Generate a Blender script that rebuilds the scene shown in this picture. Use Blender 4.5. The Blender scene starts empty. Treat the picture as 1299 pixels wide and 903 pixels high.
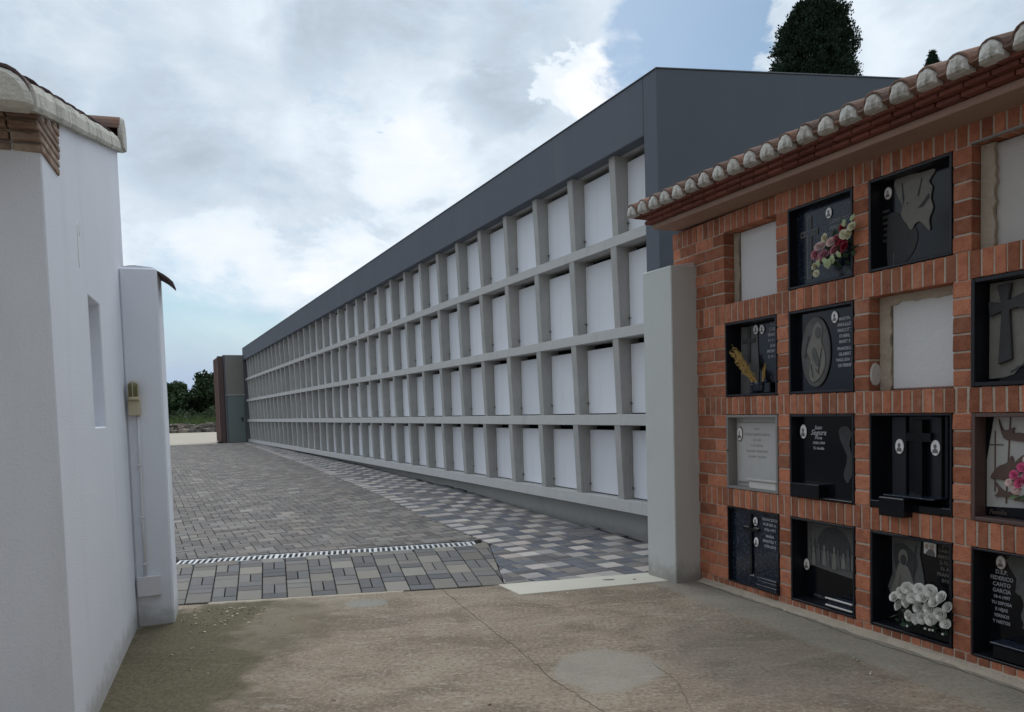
import bpy, bmesh, math, random
from mathutils import Vector, Matrix
random.seed(7)
R = math.radians
C = bpy.context.scene.collection
scene = bpy.context.scene
PI = math.pi

# ------------------------------------------------------------------ camera
cam_d = bpy.data.cameras.new("camera"); cam = bpy.data.objects.new("camera", cam_d); C.objects.link(cam)
cam_d.sensor_width = 36.0; cam_d.lens = 950.0/1299*36; cam_d.shift_y = (568.0-451.5)/1299; cam_d.shift_x = -0.0004
cam_d.clip_end = 3000; cam_d.clip_start = .05
pt = math.atan(.051); rl = -.029
fw = Vector((0, math.cos(pt), -math.sin(pt))); up0 = Vector((0, math.sin(pt), math.cos(pt))); rt0 = Vector((1, 0, 0))
rt = rt0*math.cos(rl)+up0*math.sin(rl); up = up0*math.cos(rl)-rt0*math.sin(rl)
cam.matrix_world = Matrix(((rt.x, up.x, -fw.x, 0), (rt.y, up.y, -fw.y, 0), (rt.z, up.z, -fw.z, 1.5), (0, 0, 0, 1)))
scene.camera = cam

# ------------------------------------------------------------------ colour management
scene.view_settings.view_transform = 'Standard'; scene.view_settings.look = 'None'
scene.view_settings.exposure = 0.27; scene.view_settings.gamma = 1.0

# ------------------------------------------------------------------ sky and sun
SUN_EL, SUN_AZ = R(52), R(-12)          # azimuth from +Y, clockwise
w = bpy.data.worlds.new("World"); scene.world = w; w.use_nodes = True
nt = w.node_tree; nt.nodes.clear()
def N(t, nt=nt, **k):
    n = nt.nodes.new(t)
    for a, b in k.items(): setattr(n, a, b)
    return n
L = nt.links.new
def mth(op, a, b=None, c=None, nt=nt, clamp=False):
    n = nt.nodes.new('ShaderNodeMath'); n.operation = op; n.use_clamp = clamp
    for i, v in enumerate((a, b, c)):
        if v is None: continue
        if isinstance(v, (int, float)): n.inputs[i].default_value = v
        else: nt.links.new(v, n.inputs[i])
    return n.outputs[0]
def sstep(v, lo, hi, nt=nt, a=0., b=1.):
    n = nt.nodes.new('ShaderNodeMapRange'); n.interpolation_type = 'SMOOTHSTEP'
    nt.links.new(v, n.inputs[0])
    for i, q in zip((1, 2, 3, 4), (lo, hi, a, b)): n.inputs[i].default_value = q
    return n.outputs[0]
def mixc(f, a, b, nt=nt, bt='MIX'):
    n = nt.nodes.new('ShaderNodeMix'); n.data_type = 'RGBA'; n.blend_type = bt
    for i, v in ((0, f), (6, a), (7, b)):
        if isinstance(v, (int, float)): n.inputs[i].default_value = v
        elif isinstance(v, tuple): n.inputs[i].default_value = (*v[:3], 1)
        else: nt.links.new(v, n.inputs[i])
    return n.outputs[2]
sky = N('ShaderNodeTexSky', sky_type='NISHITA', sun_disc=False, sun_elevation=SUN_EL, sun_rotation=SUN_AZ, air_density=1.0, dust_density=1.6, ozone_density=1.2)
geo = N('ShaderNodeTexCoord')
nrm = N('ShaderNodeVectorMath', operation='NORMALIZE'); L(geo.outputs['Generated'], nrm.inputs[0])
sep = N('ShaderNodeSeparateXYZ'); L(nrm.outputs[0], sep.inputs[0])
cmb = N('ShaderNodeCombineXYZ'); L(mth('MULTIPLY', sep.outputs[0], 2.2), cmb.inputs[0]); L(mth('MULTIPLY', sep.outputs[1], 2.2), cmb.inputs[1])
L(mth('MULTIPLY', sep.outputs[2], 3.9), cmb.inputs[2])
def noise(vec, scale, detail, rough, dist=0., off=(0, 0, 0), nt=nt):
    mp = nt.nodes.new('ShaderNodeMapping'); nt.links.new(vec, mp.inputs[0]); mp.inputs[1].default_value = off
    n = nt.nodes.new('ShaderNodeTexNoise'); nt.links.new(mp.outputs[0], n.inputs['Vector'])
    n.inputs['Scale'].default_value = scale; n.inputs['Detail'].default_value = detail
    n.inputs['Roughness'].default_value = rough; n.inputs['Distortion'].default_value = dist
    return n.outputs[0]
P = cmb.outputs[0]
cover = noise(P, 1.15, 9, .58, .2, (3.1, 1.7, 0))
bill = noise(P, 2.1, 10, .6, .35, (7.3, 2.2, 4))
fine = noise(P, 6.5, 8, .62, .3, (1.3, 9.2, 2))
shade = noise(P, .9, 6, .55, .1, (5.5, 0.4, 1))
# clouds of this particular sky: openings, dark bellies and lit heads, each a soft spot in a direction of the sky
def spot(d, lo, hi):
    v = N('ShaderNodeVectorMath', operation='DOT_PRODUCT'); L(nrm.outputs[0], v.inputs[0]); v.inputs[1].default_value = Vector(d).normalized()
    wob = mth('MULTIPLY_ADD', mth('SUBTRACT', bill, .5), .02, v.outputs['Value'])
    return sstep(wob, lo, hi)
holes = None
for d, lo, hi, k in (((.205, .876, .45), .9925, .9985, .30), ((.245, .866, .435), .9965, .9992, .22), ((-.183, .905, .384), .9985, .9998, .16), ((-.093, .928, .361), .9992, .9999, .07), ((-.062, .941, .332), .9990, .9999, .05), ((-.383, .922, .045), .985, .999, .20), ((.06, .88, .47), .9985, .9998, .14), ((.55, -.3, .75), .93, .99, .2), ((-.7, .2, .65), .94, .99, .2)):
    s_ = mth('MULTIPLY', spot(d, lo, hi), k); holes = s_ if holes is None else mth('ADD', holes, s_)
cv = mth('SUBTRACT', mth('ADD', mth('MULTIPLY', cover, .72), mth('MULTIPLY', fine, .28)), holes)
mask = sstep(cv, .235, .43)
lum = mth('ADD', mth('MULTIPLY', shade, .40), mth('ADD', mth('MULTIPLY', bill, .44), mth('MULTIPLY', fine, .14)))
for d, lo, hi, k in (((-.24, .856, .457), .993, .999, -.05), ((.04, .905, .42), .994, .9990, -.10), ((-.5, .794, .40), .975, .997, -.03), ((-.323, .93, .173), .9965, .9995, .09), ((-.212, .957, .20), .9975, .9997, .10), ((.097, .903, .418), .9988, .9998, .14), ((-.109, .954, .279), .996, .9995, .10), ((.50, .80, .36), .985, .998, -.05), ((.30, .86, .40), .996, .9995, -.08), ((.14, .90, .40), .9985, .9997, .08), ((-.02, .93, .37), .9975, .9995, -.07), ((-.36, .87, .33), .994, .9993, -.06), ((-.14, .96, .13), .996, .9995, -.05), ((-.10, .93, .33), .90, .995, .02)):
    lum = mth('ADD', lum, mth('MULTIPLY', spot(d, lo, hi), k))
cr = N('ShaderNodeValToRGB'); L(lum, cr.inputs[0])
e = cr.color_ramp.elements; e[0].position = .27; e[0].color = (.30, .355, .42, 1); e[1].position = .72; e[1].color = (.84, .86, .89, 1)
x_ = e.new(.425); x_.color = (.50, .585, .675, 1); x_ = e.new(.525); x_.color = (.67, .745, .815, 1)
hz = sstep(mth('MULTIPLY_ADD', mth('SUBTRACT', bill, .5), .16, sep.outputs[2]), .03, .16)
ccol = mixc(hz, (.37, .46, .62), cr.outputs[0])
zen = mth('MULTIPLY', sstep(sep.outputs[2], .45, 1., a=1., b=1.75), sstep(sep.outputs[1], -.8, .35, a=.55, b=1.))   # and is brighter on the side of the hidden sun      # an overcast dome brightens steadily towards the zenith
b1 = N('ShaderNodeBackground'); L(mixc(1., sky.outputs[0], (.87, 1.05, 1.10), bt='MULTIPLY'), b1.inputs[0]); b1.inputs[1].default_value = .075
b2 = N('ShaderNodeBackground'); L(ccol, b2.inputs[0]); L(zen, b2.inputs[1])
mx = N('ShaderNodeMixShader'); L(mth('MAXIMUM', mth('MULTIPLY_ADD', mask, .95, .05), sstep(sep.outputs[2], .02, .16, a=1., b=0.)), mx.inputs[0]); L(b1.outputs[0], mx.inputs[1]); L(b2.outputs[0], mx.inputs[2])
wo = N('ShaderNodeOutputWorld'); L(mx.outputs[0], wo.inputs[0])
sd = bpy.data.lights.new("sun", 'SUN'); sd.energy = 1.3; sd.angle = R(50); sd.color = (1, .985, .96)
sun = bpy.data.objects.new("sun", sd); C.objects.link(sun)
sun.rotation_euler = (PI/2-SUN_EL, 0, -SUN_AZ+PI)
# a sun lamp shines along its -Z: tilt back from zenith towards the sun's azimuth
dirv = Vector((math.sin(SUN_AZ)*math.cos(SUN_EL), math.cos(SUN_AZ)*math.cos(SUN_EL), math.sin(SUN_EL)))
sun.rotation_euler = dirv.to_track_quat('Z', 'Y').to_euler()

# ------------------------------------------------------------------ materials
def material(name, col, rough=.85, spec=.3, var=0., rnd=None, nscale=8., namp=.25, bump=.15, bscale=60., col2=None, extra=None, metal=0., coat=0.):
    """col: base colour; col2 mixed in by large noise; rnd: 'obj' or 'attr' piece-to-piece variation of size var"""
    m = bpy.data.materials.new(name); m.use_nodes = True; t = m.node_tree; t.nodes.clear()
    o = t.nodes.new('ShaderNodeOutputMaterial'); b = t.nodes.new('ShaderNodeBsdfPrincipled'); t.links.new(b.outputs[0], o.inputs[0])
    tc = t.nodes.new('ShaderNodeTexCoord'); vec = tc.outputs['Object']
    rv = None
    if rnd == 'obj': rv = t.nodes.new('ShaderNodeObjectInfo').outputs['Random']
    elif rnd == 'attr':
        a = t.nodes.new('ShaderNodeAttribute'); a.attribute_name = 'tone'; rv = a.outputs['Fac']
    if rv is not None:
        mp = t.nodes.new('ShaderNodeVectorMath'); mp.operation = 'ADD'; t.links.new(vec, mp.inputs[0])
        cb = t.nodes.new('ShaderNodeCombineXYZ'); t.links.new(mth('MULTIPLY', rv, 37., nt=t), cb.inputs[0]); t.links.new(mth('MULTIPLY', rv, 11., nt=t), cb.inputs[2])
        t.links.new(cb.outputs[0], mp.inputs[1]); vec = mp.outputs[0]
    n1 = noise(vec, nscale, 6, .6, .2, nt=t); n2 = noise(vec, bscale, 4, .65, 0, nt=t)
    c = col
    if col2: c = mixc(sstep(n1, .38, .66, nt=t), col, col2, nt=t)
    if rv is not None and var:
        hue = mth('FRACT', mth('MULTIPLY', rv, 7.13, nt=t), nt=t)
        k = mth('MULTIPLY_ADD', mth('SUBTRACT', rv, .5, nt=t), 2*var, 1., nt=t)
        cc = t.nodes.new('ShaderNodeCombineColor'); t.links.new(k, cc.inputs[0])
        t.links.new(mth('MULTIPLY_ADD', mth('SUBTRACT', hue, .5, nt=t), var*.35, k, nt=t), cc.inputs[1]); t.links.new(mth('MULTIPLY_ADD', mth('SUBTRACT', hue, .5, nt=t), var*.5, k, nt=t), cc.inputs[2])
        c = mixc(1., c, cc.outputs[0], nt=t, bt='MULTIPLY')
    k = mth('ADD', mth('MULTIPLY_ADD', mth('SUBTRACT', n1, .5, nt=t), 2*namp, 1., nt=t), mth('MULTIPLY', mth('SUBTRACT', n2, .5, nt=t), namp, nt=t), nt=t)
    cc = t.nodes.new('ShaderNodeCombineColor')
    for i in range(3): t.links.new(k, cc.inputs[i])
    c = mixc(1., c, cc.outputs[0], nt=t, bt='MULTIPLY')
    if extra: c = extra(t, tc, c)
    t.links.new(c, b.inputs['Base Color'])
    b.inputs['Roughness'].default_value = rough; b.inputs['Specular IOR Level'].default_value = spec; b.inputs['Metallic'].default_value = metal
    if coat: b.inputs['Coat Weight'].default_value = coat
    if bump:
        bp = t.nodes.new('ShaderNodeBump'); bp.inputs['Strength'].default_value = bump; bp.inputs['Distance'].default_value = .02
        t.links.new(mth('ADD', n2, n1, nt=t), bp.inputs['Height']); t.links.new(bp.outputs[0], b.inputs['Normal'])
    return m

def streaks(amount, colr, zscale=.5, xscale=7., lo=.52, hi=.78):
    """rain streaks and grime running down a wall"""
    def f(t, tc, c):
        mp = t.nodes.new('ShaderNodeMapping'); t.links.new(tc.outputs['Object'], mp.inputs[0]); mp.inputs['Scale'].default_value = (xscale, xscale, zscale)
        n = noise(mp.outputs[0], 1., 6, .6, .3, nt=t)
        return mixc(mth('MULTIPLY', sstep(n, lo, hi, nt=t), amount, nt=t), c, colr, nt=t)
    return f

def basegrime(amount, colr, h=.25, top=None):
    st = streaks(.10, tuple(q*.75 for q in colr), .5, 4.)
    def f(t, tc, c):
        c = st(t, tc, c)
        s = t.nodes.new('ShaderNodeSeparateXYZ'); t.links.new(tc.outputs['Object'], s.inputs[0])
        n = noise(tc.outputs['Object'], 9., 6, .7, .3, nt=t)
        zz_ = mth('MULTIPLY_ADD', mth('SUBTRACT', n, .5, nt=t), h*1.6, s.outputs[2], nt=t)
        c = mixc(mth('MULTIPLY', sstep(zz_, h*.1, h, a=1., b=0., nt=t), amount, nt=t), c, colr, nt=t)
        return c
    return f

WHITE = material('white_render', (.79, .815, .87), .92, .2, nscale=1.1, namp=.08, bump=.22, bscale=90., extra=basegrime(.6, (.34, .32, .26), .2))
PILLARW = material('white_pillar_paint', (.82, .85, .91), .92, .2, nscale=2, namp=.05, bump=.2, bscale=90., extra=basegrime(.6, (.32, .31, .25), .18))
PILLARG = material('grey_green_render', (.56, .575, .555), .9, .2, nscale=2.5, namp=.06, bump=.18, bscale=110., extra=basegrime(.6, (.22, .20, .17), .2))
PILLART = material('bare_white_top', (.70, .66, .64), .9, .2, namp=.1)
DARKG = material('anthracite_render', (.125, .140, .165), .82, .25, nscale=1.5, namp=.08, bump=.2, bscale=120., extra=streaks(.35, (.17, .18, .20), .35, 3.5))
DARKE = material('anthracite_trim', (.17, .185, .21), .8, .3, namp=.1)
CONC = material('cast_concrete', (.44, .435, .425), .88, .25, nscale=3., namp=.09, bump=.18, bscale=80., extra=streaks(.3, (.24, .235, .22), .6, 8.))
CONCF = material('weathered_concrete_fin', (.41, .405, .385), .88, .25, rnd='obj', var=.07, nscale=5., namp=.20, bump=.2, bscale=70., extra=streaks(.4, (.22, .215, .20), .8, 12.))
PLINTH = material('plinth_concrete', (.37, .37, .35), .9, .2, nscale=2.5, namp=.10, bump=.2, bscale=70., extra=basegrime(.35, (.17, .165, .15), .12))
VOID = material('painted_void_shade', (.012, .012, .014), .95, .05, namp=.1, bump=0)  # near-black colour standing in for shade in gaps and slots
PANEL = material('white_niche_panel', (.79, .80, .84), .62, .35, rnd='obj', var=.075, nscale=2., namp=.03, bump=.04, bscale=40., extra=streaks(.10, (.5, .48, .45), .7, 6.))
STEEL = material('dull_steel', (.17, .16, .155), .5, .5, namp=.15)
GALV = material('galvanised_grating', (.50, .51, .52), .55, .5, rnd='obj', var=.10, namp=.10, metal=.15)
BRK = (.46, .182, .104); BRK2 = (.33, .12, .072)
def salts(t, tc, c):
    g = t.nodes.new('ShaderNodeNewGeometry'); n = noise(g.outputs['Position'], 5., 8, .7, .4, nt=t); n2 = noise(g.outputs['Position'], 2.1, 6, .65, .3, (4, 1, 7), nt=t)
    c = mixc(mth('MULTIPLY', sstep(n, .56, .70, nt=t), .38, nt=t), c, (.48, .37, .29), nt=t)
    return mixc(mth('MULTIPLY', sstep(n2, .52, .68, nt=t), .42, nt=t), c, (.15, .065, .045), nt=t)
BRICK = material('red_brick', BRK, .9, .2, rnd='obj', var=.34, nscale=16., namp=.20, bump=.5, bscale=90., col2=BRK2, extra=salts)
BRICKS = material('red_brick_infill', BRK, .9, .2, rnd='attr', var=.34, nscale=16., namp=.20, bump=.5, bscale=90., col2=BRK2, extra=salts)
MORTAR = material('sandy_mortar', (.46, .39, .32), .95, .1, nscale=10., namp=.2, bump=.5, bscale=60.)
PLASTER = material('niche_plaster', (.50, .475, .45), .92, .15, nscale=3., namp=.08, bump=.25, bscale=50., extra=streaks(.3, (.36, .33, .28), 1.4, 4.))
PLASTERW = material('whiter_niche_plaster', (.64, .635, .63), .92, .15, nscale=3., namp=.06, bump=.2, bscale=50., extra=streaks(.25, (.45, .42, .36), 1.2, 4.))
ROUGHM = material('rough_mortar_patch', (.40, .345, .275), .95, .1, nscale=8., namp=.25, bump=.6, bscale=45.)
TILE = material('clay_tile', (.22, .125, .09), .9, .2, rnd='obj', var=.3, nscale=9., namp=.25, bump=.4, bscale=60., col2=(.17, .12, .10))
TILED = material('old_dark_tile', (.12, .085, .085), .9, .2, rnd='obj', var=.2, nscale=9., namp=.3, bump=.4, bscale=60.)
SOFT = material('soffit_tile', (.19, .07, .052), .9, .2, rnd='obj', var=.22, nscale=9., namp=.2, bump=.3, bscale=60.)
PLUG = material('whitewashed_mortar', (.53, .51, .47), .95, .1, rnd='obj', var=.12, nscale=9., namp=.14, bump=.8, bscale=28., extra=streaks(.65, (.16, .15, .11), 3., 11., .52, .66))
VERGE = material('stained_verge_mortar', (.60, .58, .52), .95, .1, nscale=6., namp=.15, bump=.7, bscale=30., extra=streaks(.7, (.27, .28, .22), 1.5, 9., .44, .66))
SLABC = material('brown_concrete_slab', (.34, .225, .175), .92, .15, nscale=6., namp=.15, bump=.3, bscale=60.)
CORB = material('corbel_brick', (.25, .165, .125), .92, .15, rnd='obj', var=.2, nscale=9., namp=.25, bump=.5, bscale=50., col2=(.36, .29, .23))
BLACK = material('polished_black_granite', (.006, .007, .010), .14, .3, nscale=30., namp=.3, bump=0)
def speckle(t, tc, c):
    n = noise(tc.outputs['Object'], 70., 3, .7, 0, nt=t)
    return mixc(mth('MULTIPLY', sstep(n, .52, .66, nt=t), .75, nt=t), c, (.075, .10, .15), nt=t)
BLACKB = material('blue_black_granite', (.010, .015, .026), .18, .35, nscale=12., namp=.4, bump=0, bscale=60., extra=speckle)
BLACKF = material('black_metal_frame', (.010, .011, .016), .4, .35, namp=.1, bump=0)
GREYF = material('grey_metal_frame', (.24, .225, .215), .5, .5, namp=.1, bump=0)
BROWNF = material('brown_metal_frame', (.10, .058, .052), .55, .5, namp=.1, bump=0)
MARB = material('pale_marble', (.46, .45, .43), .35, .45, nscale=4., namp=.10, bump=.05, bscale=30.)
MARBW = material('white_marble', (.62, .60, .57), .35, .45, nscale=4., namp=.08, bump=0)
ENGR = material('engraved_light_stone', (.20, .19, .17), .8, .2, nscale=20., namp=.2, bump=.3, bscale=100.)
ENGM = material('engraved_mid_stone', (.115, .115, .112), .8, .2, nscale=20., namp=.3, bump=.3, bscale=100.)
ENGD = material('engraved_dark_stone', (.05, .05, .052), .7, .3, nscale=20., namp=.3, bump=.2, bscale=100.)
SILV = material('silver_lettering', (.42, .43, .46), .5, .4, namp=.05, bump=0)
GREYL = material('grey_engraved_lettering', (.30, .30, .30), .7, .3, namp=.05, bump=0)
PORC = material('white_porcelain', (.80, .79, .77), .25, .5, namp=.03, bump=0)
PHOT = material('faded_portrait_print', (.16, .14, .14), .4, .4, nscale=40., namp=.4, bump=0)
SKIN = material('portrait_face_print', (.50, .38, .32), .4, .4, namp=.1, bump=0)
ROSEW = material('cream_silk_petal', (.66, .65, .60), .8, .2, rnd='obj', var=.06, namp=.06, bump=0)
ROSEP = material('pink_silk_petal', (.52, .20, .24), .8, .2, rnd='obj', var=.3, namp=.1, bump=0)
ROSEC = material('pale_pink_petal', (.70, .50, .47), .8, .2, rnd='obj', var=.12, namp=.08, bump=0)
ROSER = material('dark_red_petal', (.30, .025, .045), .8, .2, rnd='obj', var=.2, namp=.1, bump=0)
ROSEY = material('cream_yellow_petal', (.70, .66, .46), .8, .2, rnd='obj', var=.1, namp=.08, bump=0)
ROSEM = material('hot_pink_petal', (.62, .10, .22), .8, .2, rnd='obj', var=.3, namp=.1, bump=0)
GOLD = material('golden_dried_stem', (.46, .30, .10), .7, .3, rnd='attr', var=.3, namp=.1, bump=0)
LEAFG = material('silk_leaf_green', (.10, .16, .075), .7, .25, rnd='attr', var=.35, namp=.15, bump=0)
LEAFD = material('dark_leaf_green', (.045, .085, .05), .7, .25, rnd='attr', var=.35, namp=.15, bump=0)
PLASG = material('cream_plastic', (.56, .49, .34), .5, .4, namp=.08, bump=0)
PLASW = material('painted_white_plastic', (.72, .72, .74), .6, .3, namp=.05, bump=.05)
RUST = material('corten_steel', (.095, .030, .018), .85, .3, nscale=5., namp=.3, bump=.3, col2=(.045, .018, .014))
DOORG = material('grey_green_door_paint', (.17, .21, .205), .6, .35, namp=.06, bump=.05)
BLKW = material('grey_block_render', (.145, .15, .165), .85, .2, nscale=2., namp=.08)
BEIGE = material('beige_concrete_panel', (.26, .25, .225), .85, .2, nscale=2., namp=.08)

# glass of the lamp
def glassy():
    m = bpy.data.materials.new('old_yellowed_glass'); m.use_nodes = True; b = m.node_tree.nodes['Principled BSDF']
    b.inputs['Base Color'].default_value = (.22, .21, .09, 1); b.inputs['Roughness'].default_value = .25; b.inputs['Transmission Weight'].default_value = .35
    return m
LGLASS = glassy()

# ------------------------------------------------------------------ mesh helpers
def link(o, parent=None):
    C.objects.link(o)
    if parent: o.parent = parent
    return o
def tag(o, label=None, cat=None, group=None, kind=None):
    for k, v in (('label', label), ('category', cat), ('group', group), ('kind', kind)):
        if v: o[k] = v
    return o
def root(name, loc, rz, label, cat, group=None):
    o = bpy.data.objects.new(name, None); o.empty_display_size = .1; C.objects.link(o); o.location = loc; o.rotation_euler = (0, 0, rz)
    return tag(o, label, cat, group)
class MB:
    def __init__(s): s.v = []; s.f = []; s.t = []; s.cur = .5
    def add(s, vs, fs, tone=None):
        o = len(s.v); s.v += [tuple(q) for q in vs]; s.f += [tuple(i+o for i in f) for f in fs]
        s.t += [s.cur if tone is None else tone]*len(fs); return s
    def box(s, x0, x1, y0, y1, z0, z1, tone=None, jit=0.):
        j = lambda: random.uniform(-jit, jit) if jit else 0.
        vs = [(x+j(), y+j(), z+j()) for z in (z0, z1) for y in (y0, y1) for x in (x0, x1)]
        return s.add(vs, [(0, 2, 3, 1), (4, 5, 7, 6), (0, 1, 5, 4), (2, 6, 7, 3), (0, 4, 6, 2), (1, 3, 7, 5)], tone)
    def prism(s, pts, axis, a, b, tone=None):
        """polygon pts (2-D) extruded along axis: 'y' pts=(x,z); 'x' pts=(y,z); 'z' pts=(x,y)"""
        def P3(p, d): return {'y': (p[0], d, p[1]), 'x': (d, p[0], p[1]), 'z': (p[0], p[1], d)}[axis]
        n = len(pts); vs = [P3(p, a) for p in pts]+[P3(p, b) for p in pts]
        return s.add(vs, [tuple(range(n-1, -1, -1)), tuple(range(n, 2*n))]+[(i, (i+1) % n, n+(i+1) % n, n+i) for i in range(n)], tone)
    def rings(s, rings, cap=True, tone=None, closed=True):
        n = len(rings[0]); vs = [p for r in rings for p in r]; fs = []
        for k in range(len(rings)-1):
            for i in range(n if closed else n-1):
                j = (i+1) % n; fs.append((k*n+i, k*n+j, (k+1)*n+j, (k+1)*n+i))
        if cap: fs += [tuple(range(n-1, -1, -1)), tuple(range((len(rings)-1)*n, len(rings)*n))]
        return s.add(vs, fs, tone)
    def lathe(s, prof, cx=0, cy=0, n=16, tone=None, cap=True):
        return s.rings([[(cx+r*math.cos(2*PI*i/n), cy+r*math.sin(2*PI*i/n), z) for i in range(n)] for r, z in prof], cap, tone)
    def tube(s, pts, r, n=8, tone=None):
        rg = []
        for k, p in enumerate(pts):
            p = Vector(p); d = (Vector(pts[min(k+1, len(pts)-1)])-Vector(pts[max(k-1, 0)])).normalized()
            a = d.orthogonal().normalized() if k == 0 else (rg_a - d*rg_a.dot(d)).normalized(); rg_a = a; b = d.cross(a)
            rr = r[k] if isinstance(r, (list, tuple)) else r
            rg.append([tuple(p+(a*math.cos(2*PI*i/n)+b*math.sin(2*PI*i/n))*rr) for i in range(n)])
        return s.rings(rg, True, tone)
    def mesh(s, name, mat, smooth=False, bevel=0., fix=True):
        me = bpy.data.meshes.new(name); me.from_pydata(s.v, [], s.f); me.materials.append(mat)
        a = me.attributes.new('tone', 'FLOAT', 'FACE'); a.data.foreach_set('value', s.t)
        if bevel or fix:
            bm = bmesh.new(); bm.from_mesh(me)
            if fix: bmesh.ops.recalc_face_normals(bm, faces=bm.faces)
            if bevel: bmesh.ops.bevel(bm, geom=[e_ for e_ in bm.edges if len(e_.link_faces) == 2 and e_.calc_face_angle(0) > .5], offset=bevel, segments=1, affect='EDGES', clamp_overlap=True)
            bm.to_mesh(me); bm.free()
        if smooth:
            for p in me.polygons: p.use_smooth = True
        return me
    def obj(s, name, mat, parent=None, **k):
        return link(bpy.data.objects.new(name, s.mesh(name, mat, **k)), parent)
def inst(name, me, parent, loc, rot=(0, 0, 0), sc=(1, 1, 1)):
    o = bpy.data.objects.new(name, me); C.objects.link(o); o.parent = parent; o.location = loc; o.rotation_euler = rot; o.scale = sc; return o
def bx(name, mat, parent, *a, bevel=.004, **k): return MB().box(*a).obj(name, mat, parent, bevel=bevel, **k)
def shell_poly(pts, y0, y1): return MB().prism(pts, 'y', y0, y1)
def ell(cx, cz, rx, rz, n=20, ph=0): return [(cx+rx*math.cos(2*PI*i/n+ph), cz+rz*math.sin(2*PI*i/n+ph)) for i in range(n)]
def smooth_poly(pts, k=4):
    n = len(pts); out = []
    for i in range(n):
        p0, p1, p2, p3 = (pts[(i+j) % n] for j in (-1, 0, 1, 2))
        for q in range(k):
            t = q/k
            out.append(tuple(.5*((2*p1[c])+(-p0[c]+p2[c])*t+(2*p0[c]-5*p1[c]+4*p2[c]-p3[c])*t*t+(-p0[c]+3*p1[c]-3*p2[c]+p3[c])*t**3) for c in (0, 1)))
    return out
def text(body, size, mat, parent, x, y, z, align='CENTER', shear=0., wide=1.):
    cu = bpy.data.curves.new('lettering', 'FONT'); cu.body = body; cu.size = size; cu.align_x = align; cu.align_y = 'CENTER'
    cu.extrude = .0008; cu.offset = size*.012; cu.resolution_u = 2; cu.shear = shear
    t = bpy.data.objects.new('tmp', cu); C.objects.link(t)
    dg = bpy.context.evaluated_depsgraph_get(); me = bpy.data.meshes.new_from_object(t.evaluated_get(dg))
    bpy.data.objects.remove(t); me.materials.clear(); me.materials.append(mat); me.name = 'lettering'
    o = link(bpy.data.objects.new('lettering', me), parent); o.location = (x, y, z); o.rotation_euler = (PI/2, 0, 0); o.scale = (wide, 1, 1)
    return o

# ------------------------------------------------------------------ ground levels
def G(y):
    pts = [(-50, 0), (8.4, 0), (10.8, .045), (13.2, .13), (19, .215), (30, .275), (36, .30), (3000, .30)]
    for (a, za), (b, zb) in zip(pts, pts[1:]):
        if y <= b: return za+(zb-za)*max(0, (y-a)/(b-a))
    return .3
A_N, A_B, A_L = R(26.62), R(22.31), R(20.35)      # headings of the grey block, the brick block and the white building
BO = Vector((1.6057, 6.2879, 0)); NO = Vector((1.4333, 8.0829, 0)); LO = Vector((-2.764, 5.3853, 0))
ROT_B, ROT_N, ROT_L = A_B-PI/2, A_N-PI/2, A_L+PI/2
def frame(o, rz):
    c, s = math.cos(rz), math.sin(rz)
    return lambda x, y, z=0.: Vector((o.x+c*x-s*y, o.y+s*x+c*y, z))
FB, FN, FL = frame(BO, ROT_B), frame(NO, ROT_N), frame(LO, ROT_L)
CAM = Vector((0, 0, 1.5))

# ================================================================== SETTING
# one ground sheet to the horizon
gm = MB(); xs = [-900, -300, -100, -40, -15, 0, 15, 40, 100, 300, 900]; ys = [-60, 0, 7.5, 9.5, 10.8, 13.2, 19, 30, 36, 66, 120, 300, 1500]
vs = [(x, y, G(y)-.06) for y in ys for x in xs]; nx = len(xs)
gm.add(vs, [(j*nx+i, j*nx+i+1, (j+1)*nx+i+1, (j+1)*nx+i) for j in range(len(ys)-1) for i in range(nx-1)])
EARTH = material('earth', (.13, .115, .075), .95, .1, nscale=.4, namp=.3, col2=(.09, .11, .05))
tag(gm.obj('ground', EARTH), kind='structure')

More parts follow.
